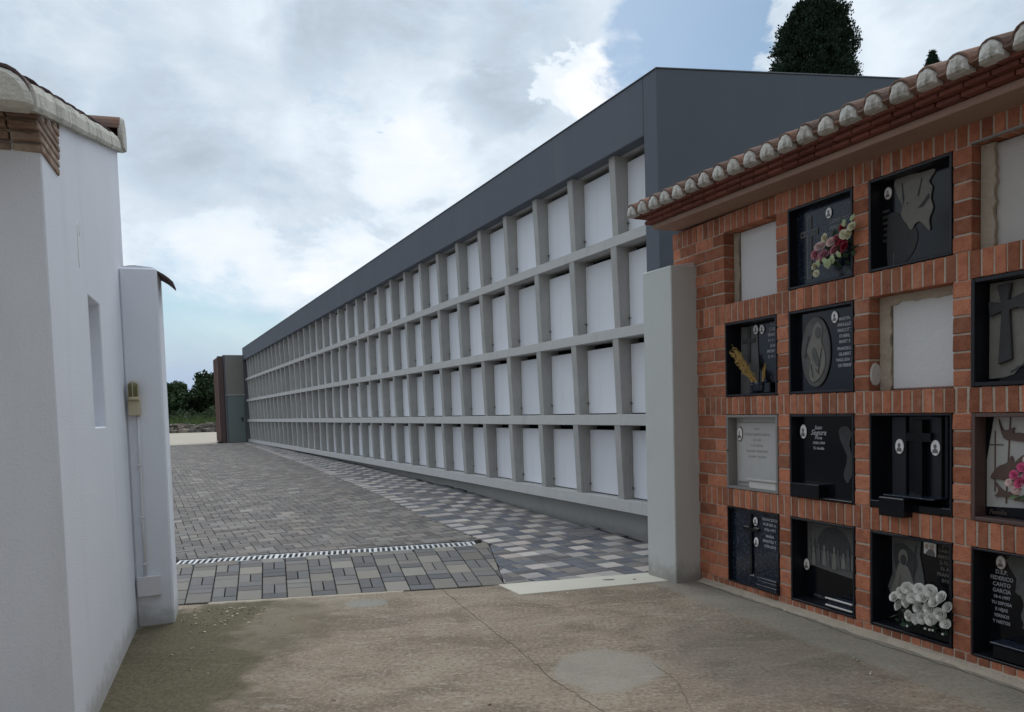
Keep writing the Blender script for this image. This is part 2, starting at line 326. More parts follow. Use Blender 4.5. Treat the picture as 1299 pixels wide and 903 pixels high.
def concrete_marks(t, tc, c):
    v = tc.outputs['Object']; s = t.nodes.new('ShaderNodeSeparateXYZ'); t.links.new(v, s.inputs[0]); X, Y = s.outputs[0], s.outputs[1]
    # broad trowelled streaks across, dark wear, fine scratches
    mp = t.nodes.new('ShaderNodeMapping'); t.links.new(v, mp.inputs[0]); mp.inputs['Scale'].default_value = (1., 1.6, 1.); mp.inputs['Rotation'].default_value = (0, 0, R(-22))
    a = noise(mp.outputs[0], 1.5, 9, .68, .6, nt=t)
    c = mixc(mth('MULTIPLY', sstep(a, .47, .60, nt=t), .55, nt=t), c, (.125, .100, .072), nt=t)
    c = mixc(mth('MULTIPLY', sstep(a, .47, .38, a=0, b=1, nt=t), .5, nt=t), c, (.335, .290, .228), nt=t)
    mp2 = t.nodes.new('ShaderNodeMapping'); t.links.new(v, mp2.inputs[0]); mp2.inputs['Scale'].default_value = (1.8, 9., 1.); mp2.inputs['Rotation'].default_value = (0, 0, R(-28))
    b = noise(mp2.outputs[0], 2.2, 5, .6, 1.2, (4, 2, 0), nt=t)
    c = mixc(mth('MULTIPLY', sstep(b, .58, .66, nt=t), .42, nt=t), c, (.42, .40, .34), nt=t)
    g = noise(v, 38., 6, .75, 0, nt=t)
    c = mixc(mth('MULTIPLY', sstep(g, .53, .62, nt=t), .75, nt=t), c, (.12, .102, .08), nt=t)
    c = mixc(mth('MULTIPLY', sstep(g, .47, .39, a=0, b=1, nt=t), .6, nt=t), c, (.37, .345, .29), nt=t)
    # moss growing along the foot of the white wall
    def blob(cx, cy, rx, ry, rot=0., soft=.55, wob=.7, sc=3.):
        dx = mth('SUBTRACT', X, cx, nt=t); dy = mth('SUBTRACT', Y, cy, nt=t); co, si = math.cos(rot), math.sin(rot)
        u = mth('DIVIDE', mth('ADD', mth('MULTIPLY', dx, co, nt=t), mth('MULTIPLY', dy, si, nt=t), nt=t), rx, nt=t)
        w_ = mth('DIVIDE', mth('SUBTRACT', mth('MULTIPLY', dy, co, nt=t), mth('MULTIPLY', dx, si, nt=t), nt=t), ry, nt=t)
        r2 = mth('SQRT', mth('ADD', mth('MULTIPLY', u, u, nt=t), mth('MULTIPLY', w_, w_, nt=t), nt=t), nt=t)
        nn = noise(v, sc, 7, .65, .5, (cx, cy, 0), nt=t)
        r2 = mth('MULTIPLY_ADD', mth('SUBTRACT', nn, .5, nt=t), wob*2, r2, nt=t)
        return sstep(r2, 1-soft*.5, 1+soft*.5, a=1, b=0, nt=t)
    moss = mth('MAXIMUM', blob(-2.35, 5.1, .36, 1.5, R(-8), .6, 1.1, 6.), blob(-2.0, 4.2, .5, 1.0, R(10), .7, 1.1, 5.), nt=t)
    moss = mth('MAXIMUM', moss, mth('MULTIPLY', blob(-1.85, 5.3, .5, .8, 0, .9, 1.2, 5.), .55, nt=t), nt=t)
    mg = mixc(sstep(g, .42, .58, nt=t), (.052, .050, .026), (.135, .115, .070), nt=t)
    c = mixc(mth('MULTIPLY', moss, .8, nt=t), c, mg, nt=t)
    # paler mended patch and a second, bluish-grey one
    c = mixc(mth('MULTIPLY', blob(.50, 4.22, .30, .34, R(-10), .22, .28, 4.), .62, nt=t), c, (.31, .29, .255), nt=t)
    c = mixc(mth('MULTIPLY', blob(-1.19, 5.88, .17, .12, 0, .3, .4, 6.), .6, nt=t), c, (.24, .25, .235), nt=t)
    c = mixc(mth('MULTIPLY', blob(1.45, 4.4, .55, .7, R(20), .9, .9, 2.), .4, nt=t), c, (.12, .11, .10), nt=t)
    # lighter gutter strip along the foot of the brick block
    q = mth('SUBTRACT', mth('MULTIPLY', mth('SUBTRACT', X, BO.x, nt=t), math.cos(A_B), nt=t), mth('MULTIPLY', mth('SUBTRACT', BO.y, Y, nt=t), math.sin(A_B), nt=t), nt=t)
    q = mth('MULTIPLY_ADD', mth('SUBTRACT', noise(v, 1.6, 5, .6, .3, nt=t), .5, nt=t), .18, q, nt=t)
    st = sstep(q, -.50, -.40, nt=t)
    c = mixc(mth('MULTIPLY', st, .5, nt=t), c, (.27, .26, .225), nt=t)
    return c
APRON = material('worn_concrete', (.262, .210, .158), .93, .15, nscale=1.2, namp=.16, bump=.4, bscale=120., extra=concrete_marks)
# concrete apron, following the measured edge with the paving
edge = [(-3.6, 5.86), (-2.71, 5.97), (-1.9, 6.09), (-1.2, 6.19), (-.37, 6.30), (-.13, 6.37)]
pv = [(-9, -6), (6, -6), (6, 6.2), (1.62, 6.35), (1.29, 6.34), (.03, 5.985), (-.145, 6.36)]+edge[::-1][1:]+[(-9, 5.3)]
tag(MB().prism(pv, 'z', -.15, 0.).obj('concrete_floor', APRON), kind='structure')
apron = C.objects['concrete_floor']
# long wandering crack and two shorter ones, as thin open joints filled with dirt
CRACKM = material('crack_dirt', (.105, .095, .072), .98, .05, namp=.3)
def crack(pts, wd, name='crack', parent=None, z=.002, mat=None):
    m = MB(); fine_ = []
    for (x0, y0), (x1, y1) in zip(pts, pts[1:]):
        n = max(2, int(math.hypot(x1-x0, y1-y0)/.035))
        for i in range(n): fine_.append((x0+(x1-x0)*i/n+random.uniform(-.006, .006), y0+(y1-y0)*i/n+random.uniform(-.008, .008)))
    fine_.append(pts[-1]); rg = []
    for i, (x, y) in enumerate(fine_):
        a = fine_[max(0, i-1)]; b = fine_[min(len(fine_)-1, i+1)]; d = Vector((b[0]-a[0], b[1]-a[1])).normalized(); wv = wd*random.uniform(.3, 1.2)
        rg.append([(x-d.y*wv, y+d.x*wv, z-.004), (x-d.y*wv, y+d.x*wv, z), (x+d.y*wv, y-d.x*wv, z), (x+d.y*wv, y-d.x*wv, z-.004)])
    m.rings(rg); return m.obj(name, mat or CRACKM, parent, fix=True)
crack([(-.62, 6.25), (-.43, 5.72), (-.17, 5.03), (-.01, 4.65), (.18, 4.1), (.41, 3.62), (.62, 3.1), (.75, 2.5)], .0024, parent=apron)
crack([FB(-.02, -.07)[:2], FB(.5, -.10)[:2], FB(1.1, -.085)[:2], FB(1.7, -.12)[:2], FB(2.4, -.10)[:2], FB(3.2, -.13)[:2]], .0035, parent=apron)
crack([(.78, 4.3), (.86, 4.0), (.84, 3.6), (.9, 3.2)], .0013, parent=apron)
m = MB(); rg = []
for i in range(80):
    x = -.02+i*.06; j = random.uniform(-.012, .012); p = [FB(x, -.062+j, 0), FB(x, -.035+j*.5, .016), FB(x, .004, .028), FB(x, .004, 0)]; rg.append([tuple(q) for q in p])
m.rings(rg); m.obj('mortar_fillet', ROUGHM, apron)
# pale lip of mortar between apron and paving
m = MB(); rg = []
for i in range(40):
    t_ = i/39; x = -2.5+1.55*t_; k = -.01+random.uniform(-.012, .012); y = 5.985+(x+2.71)*.1395
    rg.append([(x, y-.03+k, 0), (x, y-.02+k, .006), (x, y+.012, .006), (x, y+.014, 0)])
m.rings(rg); m.obj('mortar_lip', ROUGHM, apron)
tag(MB().prism([(-.155, 6.36), (.03, 5.99), (1.30, 6.325), (1.22, 6.66)], 'z', -.1, .006).obj('threshold_slab', material('pale_threshold', (.52, .49, .42), .85, .2, nscale=4., namp=.07, bump=.15), bevel=.004), 'pale cream flush slab laid across the opening at the foot of the grey-green pillar', 'slab')
th = C.objects['threshold_slab']
for cx_, cy_, rx_, ry_ in ((.80, 6.41, .055, .018), (1.02, 6.40, .014, .012)):
    m = MB(); m.lathe([(1, 0), (.9, .004)], n=10); o = m.obj('inset_plate', STEEL, th); o.location = (cx_, cy_, .0065); o.scale = (rx_, ry_, 1)

# ------------------------------------------------------------------ paving (three fields), each paver its own piece near the camera
FAR = 35.2
def mk_pav_mat(name, rnd, cols): return material(name, cols, .88, .2, rnd=rnd, var=.16, nscale=14., namp=.14, bump=.3, bscale=110.)
PAVT = {  # palette of each field: (colour, weight) for (square, small)
 'apron': ([(.215, .20, .175), (.185, .173, .155)], [(.135, .130, .128), (.155, .148, .142), (.118, .116, .118), (.172, .16, .147)]),
 'grey': ([(.245, .225, .205), (.20, .185, .172)], [(.18, .165, .152), (.142, .132, .125), (.215, .195, .175), (.162, .148, .14)]),
 'colour': ([(.42, .375, .345), (.37, .335, .315), (.31, .29, .28)], [(.124, .128, .146), (.148, .149, .158), (.17, .163, .156), (.13, .125, .126), (.21, .193, .178), (.128, .134, .150)]),
}
PM = {}
for k, (sq, sm) in PAVT.items():
    for q, lst in (('s', sq), ('t', sm)):
        for i, cc in enumerate(lst):
            PM[k, q, i, 'obj'] = mk_pav_mat(f'paver_{k}_{q}{i}', 'obj', cc); PM[k, q, i, 'attr'] = mk_pav_mat(f'paver_{k}_{q}{i}_far', 'attr', cc)
BED = material('dark_joint_sand', (.060, .056, .050), .97, .05, nscale=20., namp=.3)
def chamf(m, quad, zt, th_=.042, ch=.006, tone=.5):
    """a paver: quad of 4 ground points, chamfered top at height zt + G"""
    c = sum((Vector(p) for p in quad), Vector((0, 0)))/4
    def ins(p, d):
        v = Vector(p)-c; return Vector(p)-v.normalized()*d*1.4
    lo = [(p[0], p[1], G(p[1])+zt-th_) for p in quad]; mid = [(p[0], p[1], G(p[1])+zt-ch*.6) for p in quad]
    hi = []
    for p in quad:
        q = ins(p, ch); hi.append((q.x, q.y, G(q.y)+zt))
    m.add(lo+mid+hi, [(4*k+i, 4*k+(i+1) % 4, 4*(k+1)+(i+1) % 4, 4*(k+1)+i) for k in (0, 1) for i in range(4)]+[(8, 9, 10, 11)], tone)
UNIT = .205
def cells_for(col, key=None):
    if key == 'colour' and col == 0: return [(0, 1, 0, 1, 's'), (0, 1, 1, 1.5, 't'), (0, 1, 1.5, 2.5, 's'), (0, 1, 2.5, 3, 't')]
    return _cells()
def _cells():
    """pieces of one 0.2 m column with a 0.6 m repeat: (u0,u1,v0,v1,kind) in units"""
    return [(0, 1, 0, 1, 's'), (0, 1, 1, 1.5, 't'), (0, 1, 1.5, 2, 't'), (0, .5, 2, 3, 't'), (.5, 1, 2, 3, 't')]
def in_view(x, y, z):
    d = Vector((x, y, z))-CAM; zc = d.dot(fw)
    if zc < .3: return False
    px = 650+950*d.dot(rt)/zc; py = 568-950*d.dot(up)/zc
    return -15 < px < 1315 and -15 < py < 918
def paving(name, key, origin, ang, inside, urange, vrange, gap=.005, warp=None, shuffle=0., clamp=None):
    ca, sa = math.cos(ang), math.sin(ang)
    def W(u, v):
        if warp: return warp(u, v)
        return (origin[0]+ca*u*UNIT-sa*v*UNIT, origin[1]+sa*u*UNIT+ca*v*UNIT)
    cells = []
    if key == 'grey':
        rs = random.Random(14)
        for j in range(*vrange):
            for i in range(*urange):
                o = .5*(j % 2)
                if rs.random() < .16: cells.append((i+o, i+o+1, j, j+1, 's'))
                elif (i+2*j) % 3: cells += [(i+o, i+o+1, j, j+.5, 't'), (i+o, i+o+1, j+.5, j+1, 't')]
                else: cells += [(i+o, i+o+.5, j, j+1, 't'), (i+o+.5, i+o+1, j, j+1, 't')]
    else:
        for cu in range(*urange):
            off = 1.5*(cu % 2)
            for r in range(int(vrange[0]/3)-1, int(vrange[1]/3)+1):
                for (u0, u1, v0, v1, kd) in cells_for(cu, key): cells.append((cu+u0, cu+u1, r*3+off+v0, r*3+off+v1, kd))
    items = []
    for a, b, c, d, kd in cells:
        cxy = W((a+b)/2, (c+d)/2)
        if not inside(*cxy, .22): continue
        gu = gap/UNIT/2
        quad = [W(a+gu, c+gu), W(b-gu, c+gu), W(b-gu, d-gu), W(a+gu, d-gu)]
        if not any(inside(*p, 0) for p in quad): continue
        if clamp: quad = [clamp(*p) for p in quad]
        area = abs(sum(quad[i][0]*quad[(i+1) % 4][1]-quad[(i+1) % 4][0]*quad[i][1] for i in range(4)))/2
        if area < .0022: continue
        if kd == 's' and random.random() < (.5 if key == 'colour' and cxy[1] < 8.2 and cxy[0]-side_x(cxy[1]) < .25 else shuffle): kd = 't'
        items.append((math.hypot(*cxy), quad, kd, (sum(p[0] for p in quad)/4, sum(p[1] for p in quad)/4)))
    items.sort(key=lambda q: (not in_view(q[3][0], q[3][1], G(q[3][1])), q[0]))
    rt_ = bpy.data.objects.new(name, None); C.objects.link(rt_); tag(rt_, kind='structure')
    far = {}
    for i, (dst, quad, kd, cxy) in enumerate(items):
        n = len(PAVT[key][0 if kd == 's' else 1]); ci = random.randrange(n); zt = .004+random.uniform(-.0018, .0018)
        if i < 296 and in_view(cxy[0], cxy[1], G(cxy[1])):
            m = MB(); loc = (cxy[0], cxy[1], G(cxy[1])); chamf(m, quad, zt)
            m.v = [(a-loc[0], b-loc[1], c-loc[2]) for a, b, c in m.v]
            o = m.obj('paver', PM[key, kd, ci, 'obj'], rt_, fix=False); o.location = loc
        else:
            chamf(far.setdefault((kd, ci), MB()), quad, zt, tone=random.random())
    allm = MB(); mats = []; mi = []
    for k, m in far.items():
        allm.add(m.v, m.f); allm.t[-len(m.f):] = m.t; mats.append(PM[key, k[0], k[1], 'attr']); mi += [len(mats)-1]*len(m.f)
    if mats:
        o = allm.obj('far_pavers', mats[0], rt_, fix=False)
        for q in mats[1:]: o.data.materials.append(q)
        o.data.polygons.foreach_set('material_index', mi); o['kind'] = 'stuff'
    return rt_
# joint bed under all the paving
bm_ = MB(); YS = [5.4, 7.5, 8.4, 9.6, 10.8, 12, 13.2, 19, 24.5, 30, FAR]
vsb = []
for y in YS:
    k = (y-8.0829)/math.cos(A_N); vsb += [(-17-y*.4, y, G(y)-.036), (1.4333-math.sin(A_N)*k+.5, y, G(y)-.036)]
bm_.add(vsb, [(2*i, 2*i+1, 2*i+3, 2*i+2) for i in range(len(YS)-1)])
tag(bm_.obj('paving_bed', BED), kind='structure')
# dividing line between grey and coloured paving (light row)
SD = Vector((-.419, .908)).normalized(); S0 = Vector((-.30, 8.41)); A_S = math.atan2(-SD.x, SD.y)
S_near = Vector((-.10, 6.36))
def side(x, y):
    """>0 right of the dividing line"""
    if y > 8.41: d = Vector((x, y))-S0; return d.x*SD.y-d.y*SD.x
    return x-(S_near.x+(S0.x-S_near.x)*(y-6.36)/(8.41-6.36))
def edge_y(x):
    if x < -.13: return 6.37+(x+.13)*.1395
    return 6.36+(x+.155)*(6.66-6.36)/(1.22+.155)
def drain_y(x): return 7.70+(x+3.5)*(8.34-7.70)/3.04
def wall_side(x, y):
    p = Vector((x, y))-NO.xy; return p.x*math.cos(A_N)+p.y*math.sin(A_N)
# field between apron and drain: 0.205 m columns fanning slightly, set square to the drain
AD = math.atan2(8.34-7.70, 3.04)
def warp_apron(u, v):
    xb = -3.9+u*.2005; t_ = v/5.2; xt = -1.174+1.102*(xb+.733)
    yb = edge_y(min(xb, -.14)); yt = drain_y(xt)-.012
    return (xb+(xt-xb)*t_, yb+(yt-yb)*t_)
def side_x(y):
    """x of the dividing line at depth y"""
    if y > 8.41: return S0.x+(y-S0.y)*SD.x/SD.y
    return S_near.x+(S0.x-S_near.x)*(y-6.36)/(8.41-6.36)
DX = -.36      # right end of the drain
def cl_apron(x, y):
    x = min(x, side_x(y)-.004); top = drain_y(x)-.018 if x < DX else 8.6
    return (x, min(max(y, edge_y(x)+.004), top))
def cl_grey(x, y):
    x = min(x, side_x(y)-.004); y = max(y, drain_y(x)+.255 if x < DX else 8.606); return (min(x, side_x(y)-.004), min(y, FAR))
def cl_col(x, y): return (max(x, side_x(y)+.004), max(y, edge_y(x)+.004))
paving('entrance_paving', 'apron', (0, 0), 0, lambda x, y, e_: y > edge_y(x)-e_ and y < (drain_y(x) if x < DX else 8.6)+e_ and x < side_x(y)+e_ and x > -4.2, (-2, 27), (0, 10), warp=warp_apron, gap=.009, clamp=cl_apron)
paving('coloured_paving', 'colour', (S0.x, S0.y), A_S, lambda x, y, e_: x > side_x(y)-e_ and wall_side(x, y) < .1 and y > edge_y(x)-e_ and y < FAR and (y < 9.0 or side(x, y) < 2.6), (-8, 12), (-15, 150), shuffle=.12, gap=.007, clamp=cl_col)
paving('grey_paving', 'grey', (S0.x, S0.y), A_N, lambda x, y, e_: x < side_x(y)+e_ and y > (drain_y(x)+.255 if x < DX else 8.6)-e_ and y < FAR and x > -.62*y-1.2, (-90, 6), (-30, 150), shuffle=.45, gap=.008, clamp=cl_grey)

# unseen block with niches, added behind the camera to shade faces turned to it
yb = root('rear_shade_block', (0, -1.5, 0), 0, 'plain grey niched block added unseen behind the viewer to shade faces turned this way', 'niche block')
MB().box(-7, 9, -1.2, 0, -.1, 5.0).obj('wall', PLINTH, yb, bevel=.01)
for i_ in range(19):
    for j_ in range(5): MB().box(-6.6+i_*.8, -6.0+i_*.8, -.02, .012, .2+j_*.85, .85+j_*.85).obj('niche_closure', PLASTER, yb)
MB().prism([(.35, 5.0), (-.6, 5.6), (-1.5, 5.0)], 'x', -7.2, 9.2).obj('roof', TILE, yb)

# ------------------------------------------------------------------ slotted drain
dr = root('drain_channel', (-3.52, 7.64, 0), AD, 'long galvanised slotted drain grating let into the paving', 'drain')
DL = 3.17
MB().box(0, DL, 0, .235, -.12, -.028).obj('slot_shade', VOID, dr)  # black filler just under the bars, painted as the shade in the slots
for y0, y1 in ((-.014, 0), (.235, .25)): bx('edge_rail', GALV, dr, 0, DL, y0, y1, -.12, .003, bevel=.002)
bar = MB().box(-.0130, .0130, .002, .233, -.014, .004).mesh('grate_bar', GALV, bevel=.003)
nb = 55
for i in range(nb): inst('grate_bar', bar, dr, (.02+i*(DL-.04)/(nb-1)+random.uniform(-.001, .001), 0, random.uniform(-.001, .001)), (0, 0, R(random.uniform(-.6, .6))), (1.5 if i % 18 == 17 else 1., 1, 1))

# ------------------------------------------------------------------ land beyond the paving
rd = MB(); rd.add([(-75, 35.25, .275), (12, 35.25, .275), (12, 66, .285), (-75, 66, .285)], [(0, 1, 2, 3)])
tag(rd.obj('sandy_road', material('pale_sandy_road', (.40, .36, .30), .95, .1, nscale=.35, namp=.12, bump=.2, bscale=20.)), kind='structure')
fd = MB(); nxx = 40; ysf = [68, 72, 80, 100, 150, 300, 900]; zsf = [.25, .95, 1.15, 1.2, 1.2, 1.2, 1.2]
vf = [(-260+i*9., y+random.uniform(-.3, .3), z+random.uniform(-.12, .12)) for y, z in zip(ysf, zsf) for i in range(nxx)]
fd.add(vf, [(j*nxx+i, j*nxx+i+1, (j+1)*nxx+i+1, (j+1)*nxx+i) for j in range(len(ysf)-1) for i in range(nxx-1)])
tag(fd.obj('field', material('grassy_field', (.07, .095, .035), .95, .1, nscale=.5, namp=.35, col2=(.13, .13, .06), bump=.5, bscale=4.)), kind='structure')
# rubble bank at its edge
st = MB(); rr = random.Random(3)
for i in range(900):
    x = rr.uniform(-42, -14); h = rr.uniform(0, 1); y = 66.6+h*1.6+rr.uniform(-.2, .2); s_ = rr.uniform(.12, .34); z = .3+h*.62
    q = [Vector((rr.uniform(-1, 1), rr.uniform(-1, 1), rr.uniform(-.7, .7))).normalized()*s_*rr.uniform(.7, 1.1) for _ in range(8)]
    vs = [(x+sx*s_*rr.uniform(.6, 1), y+sy*s_*rr.uniform(.6, 1), z+sz*s_*rr.uniform(.4, .8)) for sz in (-1, 1) for sy in (-1, 1) for sx in (-1, 1)]
    st.add(vs, [(0, 2, 3, 1), (4, 5, 7, 6), (0, 1, 5, 4), (2, 6, 7, 3), (0, 4, 6, 2), (1, 3, 7, 5)], rr.random())
tag(st.obj('rubble_bank', material('field_stones', (.20, .18, .155), .95, .1, rnd='attr', var=.55, nscale=3., namp=.3)), 'low bank of loose field stones along the far side of the sandy road', 'rubble', kind='stuff')

# foliage helper: many small leaf faces in clumps
def foliage(m, clumps, per, size, rs, flat=.35, aspect=1.):
    for (cx_, cy_, cz_, rx_, ry_, rz_) in clumps:
        tn = rs.uniform(0, 1)
        for _ in range(per):
            d = Vector((rs.gauss(0, 1), rs.gauss(0, 1), rs.gauss(0, 1))).normalized()*rs.uniform(.45, 1.05)
            p = Vector((cx_+d.x*rx_, cy_+d.y*ry_, cz_+d.z*rz_))
            a = Vector((rs.gauss(0, 1), rs.gauss(0, 1), rs.gauss(0, .6)+flat)).normalized(); b = a.orthogonal().normalized()
            b.rotate(Matrix.Rotation(rs.uniform(0, 6.28), 3, a)); c2 = a.cross(b); s_ = size*rs.uniform(.5, 1.3)
            m.add([p-b*s_*aspect, p-c2*s_*.45, p+b*s_*aspect, p+c2*s_*.45], [(0, 1, 2, 3)], min(1, max(0, tn*.6+rs.uniform(0, .4))))
TREE = material('broadleaf_crown', (.055, .085, .04), .85, .15, rnd='attr', var=.5, nscale=1., namp=.2, bump=0)
CYPM = material('cypress_crown', (.032, .050, .032), .9, .1, rnd='attr', var=.45, nscale=1., namp=.2, bump=0)
BARK = material('bark', (.13, .105, .08), .95, .1, nscale=6., namp=.3)
def tree(x, y, z, h, wd, label, seed, group=None, nm='broadleaf_tree', mat=TREE, per=260, leaf=.24):
    rs = random.Random(seed); r_ = root(nm, (x, y, z), 0, label, 'tree', group)
    tk = MB(); tk.tube([(0, 0, 0), (rs.uniform(-.1, .1), 0, h*.25), (rs.uniform(-.2, .2), 0, h*.5), (0, 0, h*.8)], [h*.035, h*.028, h*.02, h*.008], 8)
    for k in range(6):
        a = rs.uniform(0, 6.28); z0 = h*rs.uniform(.25, .55); tk.tube([(0, 0, z0), (math.cos(a)*wd*.25, math.sin(a)*wd*.25, z0+h*.15), (math.cos(a)*wd*.4, math.sin(a)*wd*.4, z0+h*.28)], [h*.014, h*.009, h*.003], 6)
    tk.obj('trunk', BARK, r_, smooth=True)
    cl = []
    for _ in range(34):
        a = rs.uniform(0, 6.28); q = math.sqrt(rs.random()); zz_ = rs.uniform(.12, .9); prof = math.sin(min(1, max(0, (zz_-.02)/.98))*PI)**.5
        s_ = wd*rs.uniform(.13, .24); cl.append((math.cos(a)*wd*.42*q*prof, math.sin(a)*wd*.42*q*prof, zz_*h, s_, s_, s_*.8))
    m = MB(); foliage(m, cl, per, leaf, rs); m.obj('crown', mat, r_, fix=False)
    return r_
trees = [(-39.5, 86, 5.0, 5.2, 'rounded dark tree beyond the field, leftmost, half hidden by the white pillar'),
 (-36.6, 90, 6.1, 5.4, 'tallest domed dark tree beyond the field with a small gap of sky in its top'),
 (-33.6, 88, 5.0, 4.4, 'lower tree filling the dip between the two taller trees beyond the field'),
 (-31.2, 92, 5.9, 5.6, 'broad dark tree beyond the field right beside the rust-coloured panel'),
 (-27.5, 93, 5.9, 5.5, 'dark tree beyond the field behind the rust-coloured panel')]
for i, (x, y, h, wd, lb) in enumerate(trees): tree(x, y, 1.1, h, wd, lb, 20+i, 'trees beyond the field')
# shrubs and tall grass in front of them
gr = MB(); rs = random.Random(9)
for i in range(9000):
    x = rs.uniform(-48, -16); y = rs.uniform(69, 84); h = rs.uniform(.25, .8)*(1.5 if y > 76 else .8); a = rs.uniform(0, PI); dx, dy = math.cos(a)*.05, math.sin(a)*.05; l = rs.uniform(-.25, .25)
    gr.add([(x-dx, y-dy, .9), (x+dx, y+dy, .9), (x+l, y, .9+h)], [(0, 1, 2)], rs.random())
tag(gr.obj('tall_grass', material('tall_grass', (.11, .15, .06), .9, .1, rnd='attr', var=.45, namp=.2, bump=0), fix=False), 'tall green grass covering the field in front of the dark trees', 'grass', kind='stuff')
sc_ = MB(); cl = [(rs.uniform(-46, -18), rs.uniform(81, 85), 1.2+rs.uniform(0, .7), rs.uniform(.6, 1.3), .7, rs.uniform(.5, 1.1)) for _ in range(110)]
foliage(sc_, cl, 160, .16, rs); tag(sc_.obj('scrub', material('grey_green_scrub', (.085, .11, .06), .9, .1, rnd='attr', var=.4, namp=.2, bump=0), fix=False), 'grey-green scrub growing in front of the dark trees beyond the field', 'scrub', kind='stuff')
# a sparse treetop peeping over the grey block
tt = root('sparse_tree', (-1.55, 33, .3), 0, 'small sparse treetop just peeping over the sloping parapet of the grey block', 'tree')
MB().tube([(0, 0, 0), (.1, 0, 5), (.1, 0, 9.2)], [.16, .12, .05], 8).obj('trunk', BARK, tt, smooth=True)
m = MB(); rs = random.Random(5)
for k in range(15):
    a = rs.uniform(0, 6.28); l = rs.uniform(.3, .7); m.tube([(.1, 0, 9.1), (.1+math.cos(a)*l*.6, math.sin(a)*l*.6, 9.4+l*.5), (.1+math.cos(a)*l, math.sin(a)*l, 9.5+l*.45)], [.02, .015, .006], 4, .2)
foliage(m, [(.1+rs.uniform(-.6, .6), rs.uniform(-.4, .4), 9.55+rs.uniform(-.1, .3), .22, .22, .12) for _ in range(14)], 20, .07, rs, aspect=2.); m.obj('crown', TREE, tt, fix=False)

def cypress(x, y, z, h, w0, label, seed, n, leaf, prof, zlo=0.):
    rs = random.Random(seed); r_ = root('cypress_tree', (x, y, z), 0, label, 'tree')
    MB().tube([(0, 0, 0), (0, 0, h*.5), (0, 0, h*.96)], [w0*.12, w0*.08, w0*.02], 8).obj('trunk', BARK, r_, smooth=True)
    m = MB()
    for k in range(n):
        t_ = zlo+(1-zlo)*rs.random(); rad = prof(t_)*w0/2; a = rs.uniform(0, 6.28)
        lob = 1+.13*math.sin(a*4+t_*31)+.10*math.sin(a*7-t_*57)+.06*math.sin(a*13+t_*90)
        if math.sin(a*5+t_*70)*math.sin(a*3-t_*44) > .72: continue
        q = rs.uniform(.62, 1.)*lob*(1.10 if rs.random() < .06 else 1.); px, py, pz = math.cos(a)*rad*q, math.sin(a)*rad*q, t_*h
        tn = rs.random()*.5
        # an upswept spray of scale leaves
        outw = Vector((math.cos(a), math.sin(a), 0)); d = (outw*.55+Vector((rs.gauss(0, .25), rs.gauss(0, .25), 1.))).normalized()
        for j in range(9):
            o_ = Vector((rs.gauss(0, 1), rs.gauss(0, 1), rs.gauss(0, 1)))*leaf*.9; L_ = leaf*rs.uniform(.8, 1.9); dd = (d+Vector((rs.gauss(0, .4), rs.gauss(0, .4), rs.gauss(0, .3)))).normalized()
            s2 = dd.cross(Vector((rs.gauss(0, 1), rs.gauss(0, 1), rs.gauss(0, 1)))).normalized()*L_*.28; p = Vector((px, py, pz))+o_
            m.add([p-s2*.6, p+dd*L_*.5-s2, p+dd*L_, p+dd*L_*.5+s2], [(0, 1, 2, 3)], min(1, tn+rs.uniform(0, .5)))
    m.obj('crown', mat_c, r_, fix=False); return r_
mat_c = CYPM
def prof_big(t):
    pts = [(0, .55), (.3, .95), (.60, 1.15), (.80, 1.02), (.86, .95), (.92, .86), (.96, .76), (.985, .62), (1, .34)]
    for (a, va), (b, vb) in zip(pts, pts[1:]):
        if t <= b: return va+(vb-va)*(t-a)/(b-a)
    return 0
cypress(10.22, 25, .3, 13.95, 2.48, 'tall dark broad cypress rising behind the dark grey end wall', 31, 21000, .06, prof_big, .45)
cypress(33.7, 60, .3, 28.1, 2.6, 'tiny pointed conifer tip far off, just above the clay eaves tiles', 32, 3600, .085, lambda t: min(1, (1-t)*8.2+.02), .84)

# ================================================================== GREY NICHE BLOCK
nb_ = root('niche_block', (NO.x, NO.y, 0), ROT_N, 'long modern grey columbarium block with four rows of white closed niches under a dark band', 'niche block')
X0, X1 = .157, -32.25     # from near pilaster to far end
PIT, FINW = .9115, .115
zrow = [.435, 1.410, 2.392, 3.425]; ztop = [1.285, 2.268, 3.298, 4.30]
MB().box(X1-.2, X0+.2, .30, .36, .0, 4.5).obj('back_wall', VOID, nb_)  # black sheet behind the panels: shade of the gaps put into its colour
MB().box(X1, X0+.02, .17, 2.6, -.3, .30).obj('plinth', PLINTH, nb_, bevel=.006)
# horizontal beams: face leans out towards its lower edge
YB = .036
for k, (a, b) in enumerate([(.303, .435), (1.285, 1.410), (2.268, 2.392), (3.298, 3.425)]):
    MB().prism([(0., a), (YB, b), (.30, b), (.30, a)], 'x', X1, X0+.0).obj('beam', CONC, nb_, bevel=.005)
# fins: toothed outer edge, deepest under each beam
fy = [(.28, .32)]
prof = []
for k in range(4): prof += [(YB+.004, zrow[k]-.002), (.004, ztop[k]+.002)]
finp = MB()
fm = None
ncol = 35
for k in range(ncol):
    xr = -.47-PIT*k; 
    if fm is None:
        mm = MB()
        for q in range(4): mm.prism([(YB+.006, zrow[q]-.01), (.006, ztop[q]+.01), (.295, ztop[q]+.01), (.295, zrow[q]-.01)], 'x', -FINW, 0)
        fm = mm.mesh('fin', CONCF, bevel=.004)
    inst('fin', fm, nb_, (xr, 0, 0))
